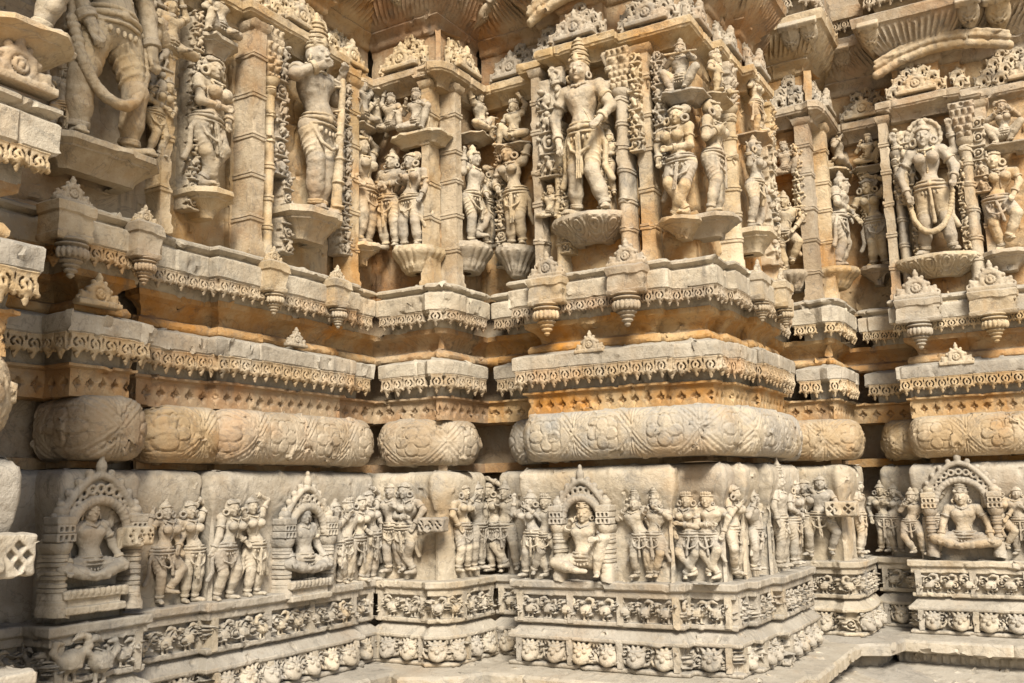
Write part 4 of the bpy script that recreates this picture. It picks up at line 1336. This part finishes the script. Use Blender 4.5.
strip('H', HE, 862, .08, 1.9, 2.5)
strip('H', HM, 912, .09, 1.5, 1.95)
strip('H', HM, 960, .08, 1.5, 2.3)
strip('G', GL, 797, .09, 1.9, 2.5)
strip('G', GR, 829, .12, 1.9, 2.5)
pil('D', DL, 430, .06, .05, 'square', cap=False)
pil('D', DR, 458, .07, .05, 'square', cap=False, at=4.95)
pil('F', FM, 541, .055, .05, 'square', cap=False)
strip('F', FM, 553, .15, 1.95, 2.60, .03)
pil('F', FM, 561, .06, .06, 'round', z1=2.3, cap=False)
pil('F', FM, 627, .085, .08, 'round')
strip('F', FM, 640, .09, 2.0, 2.62)
pil('F', FS, 650, .085, .06, 'square', cap=False)
pil('F', FX1, 741, .09, .08, 'round', at=5.64)
pil('F', FX2, 768, .08, .06, 'round', at=6.36)
pil('G', GL, 806, .10, .05, 'square', cap=False)
pil('G', GR, 820, .08, .04, 'square', cap=False, at=7.02)
pil('H', HM, 899, .065, .06, 'round', z1=2.4, cap=False)
pil('H', HM, 888, .06, .06, 'square', cap=False)
strip('H', HM, 902, .14, 2.0, 2.55)
pil('H', HM, 969, .09, .08, 'round')
strip('H', HM, 979, .10, 2.0, 2.55)
pil('H', HS, 987, .08, .06, 'square', cap=False)

# ------------------------------------------------------------------ gables, lotus-drop blocks, leaf brackets
def gable(key, face, px, py, w_, label, out):
    p = along_px(face, px, py, out)
    rz = 0 if face[0] == 'Y' else math.pi / 2
    t = obj('gable_ornament', mesh_np('gable_ornament', *[GAB[0] * (w_ / .22), GAB[1]], M_STAT), None, tuple(p), rz)
    t['label'] = label
    t['category'] = 'ornament'
    t['group'] = 'pierced gable ornaments standing on the cornices'
def dropblock(key, face, px, w_, label, gab=True):
    """a block jutting from the cornice, a lotus drop under it and a pierced gable on top"""
    R = ROOT[key]
    c = pos_on(face, along_px(face, px, 285, .05))
    z0 = EYE + 1.115
    p = (c, face[1] - .0, 0) if face[0] == 'Y' else (face[1], c, 0)
    rz = 0 if face[0] == 'Y' else math.pi / 2
    t = thing('pendant_block', label, 'cornice block', (p[0], p[1], z0), rz, 'blocks with hanging lotus drops on the cornice')
    v, q = sweep([(-w_ / 2, .05), (-w_ / 2, -.10), (w_ / 2, -.10), (w_ / 2, .05)], [(-.1, .0), (-.006, 0), (0, .006), (.002, .025), (-.004, .03), (-.004, .115), (.004, .122), (.008, .16), (-.004, .172), (-.1, .18)], .02, .02, None, .002, 0)
    obj('block', mesh_np('block', v, q, M_STAT, True, 40), t)
    v, q = DRP
    s = min(w_ / .17, 1.15)
    obj('lotus_drop', mesh_np('lotus_drop', v * s + np.array([0, -.045, .0]), q, M_STAT), t)
    if gab:
        v, q = GAB
        obj('gable', mesh_np('gable', v * (w_ * 1.04 / .22) * np.array([1, 1, 1.0]) + np.array([0, -.06, .165]), q, M_STAT), t)
PF = lambda y: ('Y', y)
PX = lambda x: ('X', x)
for a in (('A', PX(-2.80), 16, 86, .26, 'large pierced gable ornament on the pale cornice at the upper left edge', .02),
          ('B', PX(-3.66), 98, 307, .22, 'pierced gable ornament on the eave above the seated god at far left', .0),
          ('C', PX(-3.70), 296, 347, .16, 'small triangular gable ornament on the long eave of the left wall', .0),
          ('F', PF(4.97), 590, 353, .19, 'pierced gable ornament on the eave above the blue grey central roll', .0),
          ('H', PF(7.05), 957, 365, .22, 'pierced gable ornament on the eave of the pale right wall section', .0),
          ('F', PF(4.97), 588, 282, .10, 'tiny gable ornament between the two lotus drop blocks of the central section', .0),
          ('H', PF(7.05), 949, 303, .12, 'tiny gable ornament between the two lotus drop blocks of the right section', .0)):
    gable(*a)
for a in (('B', PX(-3.66), 66, .17, 'cornice block with gable under the feet of the colossal garlanded guardian'),
          ('B', PX(-3.66), 141, .13, 'small cornice block with gable at the right end of the leftmost cornice'),
          ('C', PX(-3.70), 272, .13, 'cornice block with lotus drop below the club bearing statue, nearer the camera'),
          ('C', PX(-3.70), 336, .13, 'cornice block with lotus drop at the far end of the left wall'),
          ('F', PF(4.97), 548, .23, 'central section cornice block with lotus drop, left of the pair'),
          ('F', PF(4.97), 628, .23, 'central section cornice block with lotus drop, right of the pair'),
          ('F', PX(-1.56), 757, .13, 'side cornice block with lotus drop just round the central corner'),
          ('F', PX(-1.50), 780, .13, 'side cornice block with lotus drop nearest the narrow right pier'),
          ('H', PF(7.05), 916, .29, 'right section cornice block with lotus drop, left of the pair'),
          ('H', PF(7.05), 991, .29, 'right section cornice block with lotus drop, right of the pair')):
    dropblock(*a)
def leaf(key, face, px, py, s):
    """carved leaf lying against the ribbed cove, from the lip down to the neck"""
    R = ROOT[key]
    p = along_px(face, px, py, .15)
    p[2] = EYE + 3.345
    out = .105
    if face[0] == 'Y':
        p[1] = face[1] - out
    else:
        p[0] = face[1] + out
    rz = 0 if face[0] == 'Y' else math.pi / 2
    v = LEF[0] * np.array([1.15, 1.0, 1.2])
    a_ = math.radians(48)
    v = np.column_stack([v[:, 0], v[:, 1] * math.cos(a_) - v[:, 2] * math.sin(a_), v[:, 1] * math.sin(a_) + v[:, 2] * math.cos(a_)])
    v, q = put((v, LEF[1]), p, rz, s)
    wob('leaf_bracket', v, q, M_STAT, R, sharp=None)
leaf('H', ('Y', 7.32), 838, 44, 1.05)
leaf('H', PF(7.05), 867, 33, 1.1)
leaf('H', PF(7.05), 967, 6, 1.15)
leaf('H', PF(7.13), 997, 4, 1.3)
leaf('G', ('Y', 6.745), 787, 34, 1.1)
leaf('G', ('Y', 6.745), 806, 33, 1.0)
leaf('D', ('Y', 4.73), 386, -9, .9)
leaf('D', ('X', -3.20), 499, -8, 1.0)

# arched mouldings below the ribbed eaves
def arched(key, face, c0, half, z0, rise):
    c = Carve()
    for dz, r_, o_ in ((0, .032, 0), (.055, .022, .02), (.088, .014, .03)):
        pts = [(half * u_, rise * (1 - u_ * u_) + dz, o_) for u_ in np.linspace(-1, 1, 15)]
        c.chain(pts, r_, .01)
    v, q = c.mesh(.009)
    v = roughen(to_wall(v), .004)
    v[:, 2] += EYE + z0
    v[:, 1] -= -.06
    wob('arched_moulding', fac(face, c0, v), q, M_WALL, ROOT[key], sharp=None)
arched('H', ('Y', 7.05), -.50, .44, 3.02, .10)
arched('F', ('Y', 4.97), -2.38, .34, 3.02, .10)

# pierced tie blocks across the pier edges
def tie(key, face, px, py, w_, h, n):
    R = ROOT[key]
    p = along_px(face, px, py, .03)
    c = Carve()
    c.box((0, 0, 0), (w_ / 2, h / 2, .045), .012)
    for i in range(n):
        x = w_ * ((i + .5) / n - .5)
        for sx, sy in ((1, 0), (-1, 0), (0, 1), (0, -1)):
            c.box((x + sx * w_ / n * .24, sy * h * .22, .05), (w_ / n * .11, h * .11, .03), .002, rot=math.pi / 4, sub=True)
    v, q = c.mesh(.005)
    rz = 0 if face[0] == 'Y' else math.pi / 2
    wob('tie_block', *put((roughen(to_wall(v), .006), q), p, rz), M_BASE, R, sharp=None)
tie('D', ('Y', 4.71), 434, 525, .17, .085, 3)
tie('G', ('Y', 6.72), 842, 509, .20, .10, 2)
tie('A', PX(-2.80), -6, 557, .22, .13, 2)
tie('B', PX(-3.66), 136, 536, .14, .085, 3)
# ------------------------------------------------------------------ shrine niches round the seated gods
def shrine(face, px, py, W, H, label):
    face = (face[0], face[1] + (-.03 if face[0] == 'Y' else .03))
    p = along_px(face, px, py, 0)
    rz = 0 if face[0] == 'Y' else math.pi / 2
    t = thing('shrine_niche', label, 'shrine niche', tuple(p), rz, 'arched shrine niches in the base frieze')
    for s in (-1, 1):
        v, q = shaft('round', .055, .05, 0, H * .60, 5)
        v = v - np.array([0, 0, EYE])
        o = obj('pillar', mesh_np('pillar', v + np.array([s * W / 2, -.03, 0]), q, M_BASE, True, 40), t)
        c = Carve()
        for k in range(3):
            c.box((0, .02 + k * .036, 0), (.046 - .004 * (k == 1), .017, .05), .004)
        for kx in (-.026, 0, .026):
            for ky in (.02, .056):
                c.box((kx, ky, .05), (.007, .010, .02), .002, sub=True)
        c.ell((0, .125, .0), (.034, .030, .034), .006)
        c.ell((0, .152, .0), (.016, .016, .016), .004)
        v, q = c.mesh(.0048)
        obj('capital', mesh_np('capital', to_wall(v) + np.array([s * W / 2, -.04, H * .60]), q, M_BASE), o)
    c = Carve()
    n = 11
    r1, r2 = W * .40, W * .56
    zc = H * .66
    pts = [(r1 * math.cos(a), zc + r1 * 1.0 * math.sin(a), .05) for a in np.linspace(0, math.pi, n)]
    c.chain(pts, .016, .004, bead=2)
    pts2 = [(r2 * math.cos(a) * .98, zc + r2 * math.sin(a) + .05 * math.sin(a) ** 6, .045) for a in np.linspace(.28, math.pi - .28, n)]
    c.chain(pts2, .018, .004)
    for a in np.linspace(.35, math.pi - .35, 11):
        rm = (r1 + r2) / 2
        c.ring((rm * math.cos(a), zc + rm * math.sin(a) + .02, .045), (0, 0, 1), .017, .008, .004)
        c.ell((r2 * 1.10 * math.cos(a), zc + r2 * 1.10 * math.sin(a) + .05 * math.sin(a) ** 6, .04), (.018, .020, .02), .004)
    c.ell((0, zc + r2 + .085, .045), (.024, .034, .022), .006)
    c.ell((0, zc + r2 + .125, .045), (.012, .020, .014), .004)
    v, q = c.mesh(.0055)
    obj('arch', mesh_np('arch', to_wall(v), q, M_BASE), t)

# ------------------------------------------------------------------ statues and relief figures: face, x, y of the feet, height in the photo
JG, BG = 'statues standing on brackets in the upper wall', 'figures carved along the base frieze'
def st(face, px, py, hpx, pose, label, female=False, crown='tiara', ped=None, res=100, out=.0, base=False, ztop=None, **kw):
    p = along_px(face, px, py, out + .10 * (hpx / 180))
    q = along_px(face, px, py - hpx, out + .10 * (hpx / 180))
    H = (q[2] - p[2]) * (1.05 if not base else 1.12)
    if pose in ('lotus', 'lotus4', 'ease', 'sitflute', 'sitwave'):
        H = H / (.74 if crown in ('kirita',) else .66)
    p = along_px(face, px, py, out + .10 * (hpx / 180))
    if face[0] == 'Y':
        p = np.array([p[0], face[1] - out, p[2]])
    else:
        p = np.array([face[1] + out, p[1], p[2]])
    rz = 0 if face[0] == 'Y' else math.pi / 2
    if ped:
        k, wf, hf = ped
        ped = (k, wf * .92, min(max(.10, .24 * H), .20), hf * .8)
    return statue('relief_figure' if base else 'statue', label, 'relief figure' if base else 'statue', BG if base else JG, p, rz, H, pose, female, crown, ped=ped, res=res, mat=M_BASE if base else M_STAT, **kw)
# upper wall, left to right
st(FB, 108, 148, 238, 'guardian', 'colossal guardian standing at upper left with a rope garland round its knees', crown='kirita', garland=True, res=150, ped=('bracket', .66, .17))
st(FB, 158, 157, 82, 'bow', 'small child sized attendant beside the colossal guardian, below the lion bracket', female=True, crown='top', res=90)
st(FB, 62, 150, 85, 'stride', 'small attendant half hidden behind the left leg of the colossal guardian', crown='tiara', res=90)
st(FB, 166, 62, 62, 'sitwave', 'tiny crouching figure on the bracket beside the colossal guardian', res=80)
st(('X', -2.90), 30, 30, 230, 'stride', 'statue cut by the top left corner, only its legs showing above a ledge', crown='kirita', res=110, ped=('bracket', .40, .12))
st(FC1, 210, 193, 134, 'dancer', 'slim woman with disc earrings folding her arms, under the crouching dwarf', female=True, crown='bun', flip=True, res=125, ped=('bracket', .30, .17))
st(FC1, 216, 42, 52, 'sitwave', 'crouching dwarf on the bracket above the slim woman at upper left', res=90, ped=('bracket', .28, .12))
st(FC, 314, 213, 168, 'flute', 'large tall crowned god on the left wall raising both arms, club at his side', crown='kirita', attr=('mace',), res=150, ped=('bracket', .48, .22))
st(FC3, 363, 246, 106, 'armup', 'woman with one arm raised in the dark far end of the left wall', female=True, crown='bun', res=110, ped=('bracket', .24, .16))
st(FC3, 359, 128, 46, 'sitwave', 'small seated figure above the woman at the far end of the left wall', res=80, ped=('bracket', .26, .07))
st(FC3, 374, 138, 42, 'ease', 'tiny seated figure squeezed against the inner corner of the left wall', res=80)
st(DL, 393, 137, 40, 'sitwave', 'small seated figure on the corner pier shelf, left of the upper pair', flip=True, res=85)
st(DL, 419, 136, 44, 'ease', 'small leaning figure on the corner pier shelf, right of the upper pair', res=85, ped=('bracket', .44, .09))
st(DL, 390, 249, 92, 'clasp', 'upright man sharing the fluted bowl on the corner pier, in its shadow', crown='top', res=105)
st(DL, 413, 248, 92, 'contra', 'woman with round earrings and long plait on the fluted bowl of the corner pier', female=True, crown='bun', flip=True, res=105, ped=('lotus', .36, .20))
st(DR, 474, 246, 92, 'kick', 'big eared musician bending a knee over the right bowl of the corner pier', crown='top', res=105, ped=('lotus', .42, .22))
st(DR, 489, 247, 78, 'clasp', 'woman pressed against the inner corner beside the big eared musician', female=True, crown='bun', res=95)
st(DR, 477, 138, 44, 'sitwave', 'small dancing figure above the big eared musician on the corner pier', flip=True, res=85, ped=('bracket', .3, .06))
st(FE, 514, 248, 102, 'armup', 'woman dancer with one arm over her head, left of the tall central god', female=True, crown='bun', res=115, ped=('lotus', .30, .24))
st(FE, 516, 147, 44, 'sitwave', 'small seated figure above the woman dancer left of the central god', res=85, ped=('bracket', .3, .06))
st(FM, 586, 216, 156, 'deity', 'tallest crowned god in the middle, striding on a leafy half round pedestal', crown='kirita', attr=('panel',), sx=.92, res=165, ped=('leafy', .56, .20))
st(FM, 552, 222, 34, 'ease', 'tiny animal headed figure at the left foot of the tall central god', res=80)
st(FM, 610, 196, 62, 'clasp', 'small attendant tucked behind the right leg of the tall central god', crown='top', res=85)
st(FS, 683, 95, 50, 'sitflute', 'small seated flute player high up right of the central god', crown='top', attr=('flute',), res=100, ped=('bracket', .30, .07))
st(FS, 680, 220, 112, 'dancer', 'woman dancer with crossed legs and huge disc earrings right of the central god', female=True, crown='bun', res=130, ped=('bracket', .27, .13))
st(FX1, 718, 218, 106, 'contra', 'woman seen from the side just round the corner from the cross legged dancer', female=True, crown='bun', flip=True, res=115, ped=('bracket', .34, .15))
st(FX1, 714, 101, 44, 'sitwave', 'small kneeling figure just round the corner from the seated flute player', res=85, ped=('bracket', .34, .06))
st(FX2, 757, 232, 84, 'stride', 'slender figure on an angular bracket beyond the ringed corner column', female=True, crown='top', res=100, ped=('bracket', .34, .18))
st(FX2, 757, 138, 58, 'kick', 'small dancer directly above the slender figure beyond the ringed corner column', female=True, crown='bun', res=90, ped=('bracket', .32, .06))
st(FX3, 779, 272, 74, 'contra', 'small woman deep in the dark slot left of the narrow right pier', female=True, crown='bun', res=95)
st(FX3, 779, 180, 40, 'sitwave', 'tiny seated figure in the slot high above the small woman by the right pier', res=80, ped=('bracket', .3, .06))
st(GL, 790, 272, 76, 'kick', 'figure bending a knee on the left face of the narrow right pier', crown='top', res=95, ped=('lotus', .30, .18))
st(GL, 787, 180, 36, 'ease', 'tiny seated figure on the left face of the narrow right pier', res=80)
st(GR, 840, 270, 86, 'bow', 'thick limbed figure bowing on the right face of the narrow right pier', crown='top', res=105, ped=('lotus', .42, .18))
st(GR, 835, 175, 38, 'ease', 'squat crouching figure on the shelf above the bowing one, narrow right pier', res=85, ped=('bracket', .46, .08))
st(GR, 849, 166, 30, 'sitwave', 'tiny seated figure in the inner corner left of the right section', res=75)
st(HE, 877, 268, 88, 'armup', 'slender woman raising her elbow high, left edge of the right section', female=True, crown='bun', flip=False, res=110, ped=('bracket', .26, .16))
st(HE, 870, 168, 32, 'ease', 'small seated figure above the woman with the raised elbow', res=85, ped=('bracket', .28, .07))
st(HM, 936, 256, 128, 'deity', 'haloed goddess with a loop garland, the large middle statue of the right section', female=True, crown='top', garland=True, halo=True, attr=('panel',), sx=.92, res=150, ped=('leafy', .62, .18))
st(HM, 910, 190, 46, 'clasp', 'small attendant at shoulder height beside the haloed goddess', crown='top', res=80)
st(HS, 1006, 252, 100, 'kick', 'dancer with round belly and raised arm at the right edge of the photo', female=True, crown='bun', res=120, ped=('bracket', .34, .16))
st(HS, 1006, 146, 44, 'sitflute', 'small seated musician above the dancer at the right edge', female=True, crown='bun', res=95, ped=('bracket', .36, .07))

# base frieze: the panel field lies behind the face of each bay
BB, BC1, BC2 = ('X', -3.722), ('X', -3.822), ('X', -3.762)
BDL, BDR, BE, BF, BFs = ('Y', 4.792), ('X', -3.262), ('Y', 5.292), ('Y', 5.032), ('Y', 5.112)
BX1, BX2, BX3 = ('X', -1.672), ('X', -1.622), ('X', -1.562)
BG1, BG2, BHe, BHm = ('Y', 6.807), ('X', -1.342), ('Y', 7.382), ('Y', 7.112)
def rf(face, px, py, h, pose, label, **kw):
    st(face, px, py, h, pose, label, base=True, res=kw.pop('res', 92), sx=kw.pop('sx', 1.10), **kw)
shrine(BB, 88, 612, .36, .50, 'arched niche with pillars round the seated god at far left')
rf(BB, 86, 586, 88, 'lotus4', 'seated god with tall crown on a round throne in the far left niche', crown='kirita', attr=('throne',), res=120)
rf(BC1, 165, 604, 94, 'kick', 'round faced dancer with folded arms, nearest of the left wall frieze', female=True, crown='top', res=105)
rf(BC1, 190, 603, 94, 'armup', 'dancer with an arm raised overhead, beside the border post of the left frieze', female=True, crown='bun', res=105)
rf(BC2, 229, 600, 94, 'sway', 'woman with ball shaped hair left of the left wall niche, nearer the border post', female=True, crown='bun', flip=True)
rf(BC2, 252, 597, 92, 'armup', 'woman reaching one arm over the capital of the left wall niche', female=True, crown='top', flip=False)
shrine(BC2, 300, 595, .34, .52, 'arched niche with round finials in the long left wall frieze')
rf(BC2, 300, 578, 74, 'lotus4', 'seated god in the arched niche of the long left wall frieze', crown='kirita', attr=('throne',), res=105)
rf(BC2, 334, 588, 80, 'sway', 'nearest attendant standing just right of the left wall niche', crown='top')
rf(BC2, 346, 586, 82, 'twist', 'second attendant right of the left wall niche, arms bent', crown='tiara')
rf(BC2, 357, 584, 82, 'stride', 'third attendant right of the left wall niche, striding', female=True, crown='top')
rf(BC2, 369, 582, 84, 'armup', 'figure at the dark far end of the left wall frieze', female=True, crown='bun')
rf(BDL, 391, 573, 82, 'contra', 'slim man in shadow on the left face of the corner pier base', crown='top')
rf(BDL, 408, 574, 84, 'dancer', 'leaning woman dancer with long legs on the left face of the corner pier base', female=True, crown='bun', flip=True)
rf(BDR, 463, 572, 80, 'contra', 'woman on the right face of the corner pier base, close to the tie block', female=True, crown='bun')
rf(BDR, 477, 570, 80, 'sway', 'dim figure on the right face of the corner pier base by the inner corner', crown='top')
rf(BE, 494, 572, 82, 'armup', 'dancer with raised elbow on the recessed strip left of the central frieze', female=True, crown='bun', flip=False)
rf(BE, 509, 570, 80, 'twist', 'shaded figure squeezed beside the edge of the central frieze block', crown='top')
rf(BF, 532, 577, 78, 'twist', 'leftmost woman of the central frieze, hips turned', female=True, crown='top', flip=True)
rf(BF, 549, 577, 76, 'kick', 'thin dancer with a bent knee touching the left pillar of the central niche', crown='tiara')
shrine(BF, 587, 580, .30, .52, 'pointed arched niche in the middle of the central frieze')
rf(BF, 587, 578, 76, 'ease', 'seated god with one knee out in the pointed niche of the central frieze', crown='kirita', res=115)
rf(BF, 639, 578, 76, 'sway', 'tall capped figure with raised hand, right of the central niche', crown='kirita')
rf(BF, 658, 578, 76, 'flute', 'tall capped figure with both hands raised at the right end of the central panel', crown='kirita', flip=True)
rf(BFs, 690, 579, 80, 'dancer', 'cross legged left dancer of the pair on the block by the central corner', female=True, crown='tiara')
rf(BFs, 713, 579, 80, 'dancer', 'cross legged right dancer of the pair on the block by the central corner', crown='tiara', flip=True)
rf(BX1, 737, 577, 86, 'twist', 'slim woman just round the corner from the cross legged pair', female=True, crown='bun')
rf(BX2, 757, 571, 74, 'sway', 'hooded figure in the narrow side panel before the tall capped one', crown='top')
rf(BX2, 768, 570, 74, 'stand', 'worn upright figure tight against the projecting side block', crown='tiara')
rf(BX3, 784, 568, 86, 'stand', 'tall capped figure on the projecting side block of the central section', crown='kirita')
rf(BX3, 797, 565, 78, 'clasp', 'worn figure at the far edge of the projecting side block', female=True, crown='top')
rf(BG1, 808, 557, 72, 'sway', 'left one of the close couple on the narrow right pier base', female=True, crown='bun', flip=True)
rf(BG1, 823, 556, 74, 'stride', 'right one of the close couple on the narrow right pier base, leg out', crown='top')
rf(BG2, 862, 554, 68, 'stand', 'badly worn figure on the right face of the narrow right pier base', crown='top')
rf(BHe, 885, 552, 62, 'contra', 'left one of the two small standing women beside the right section panel', female=True, crown='top')
rf(BHe, 899, 552, 62, 'sway', 'right one of the two small standing women beside the right section panel', female=True, crown='top', flip=True)
rf(BHm, 917, 555, 60, 'twist', 'figure stepping forward at the left end of the right section panel', crown='top')
rf(BHm, 934, 555, 66, 'armsup', 'figure with arm overhead touching the left pillar of the right niche', female=True, crown='tiara')
shrine(BHm, 967, 556, .40, .52, 'wide arched niche in the frieze of the right section')
rf(BHm, 967, 553, 66, 'lotus', 'seated god with crossed legs in the wide niche of the right section', crown='kirita', res=110)
rf(BHm, 1004, 555, 64, 'kick', 'dancer with a bent leg right of the right section niche', female=True, crown='top')
rf(BHm, 1021, 555, 62, 'contra', 'figure cut by the right edge in the base frieze', crown='top')
# two large swans in the panel under the far left niche
for px, lab, sx in ((66, 'large swan facing right in the open panel at bottom left', 1), (96, 'large swan facing left in the open panel at bottom left', -1)):
    p = along_px(PX(-3.66), px, 657, .005)
    o = obj('carved_swan', mesh_np('carved_swan', *(lambda vq: (vq[0] * 1.75 * np.array([1, 1.2, 1]), vq[1]))((ME_SWAN_V, ME_SWAN_Q)), M_BASE), None, tuple(p), math.pi / 2)
    o.scale = (sx, 1, 1)
    o['label'] = lab
    o['category'] = 'carved swan'
    o['group'] = 'two large swans facing each other'
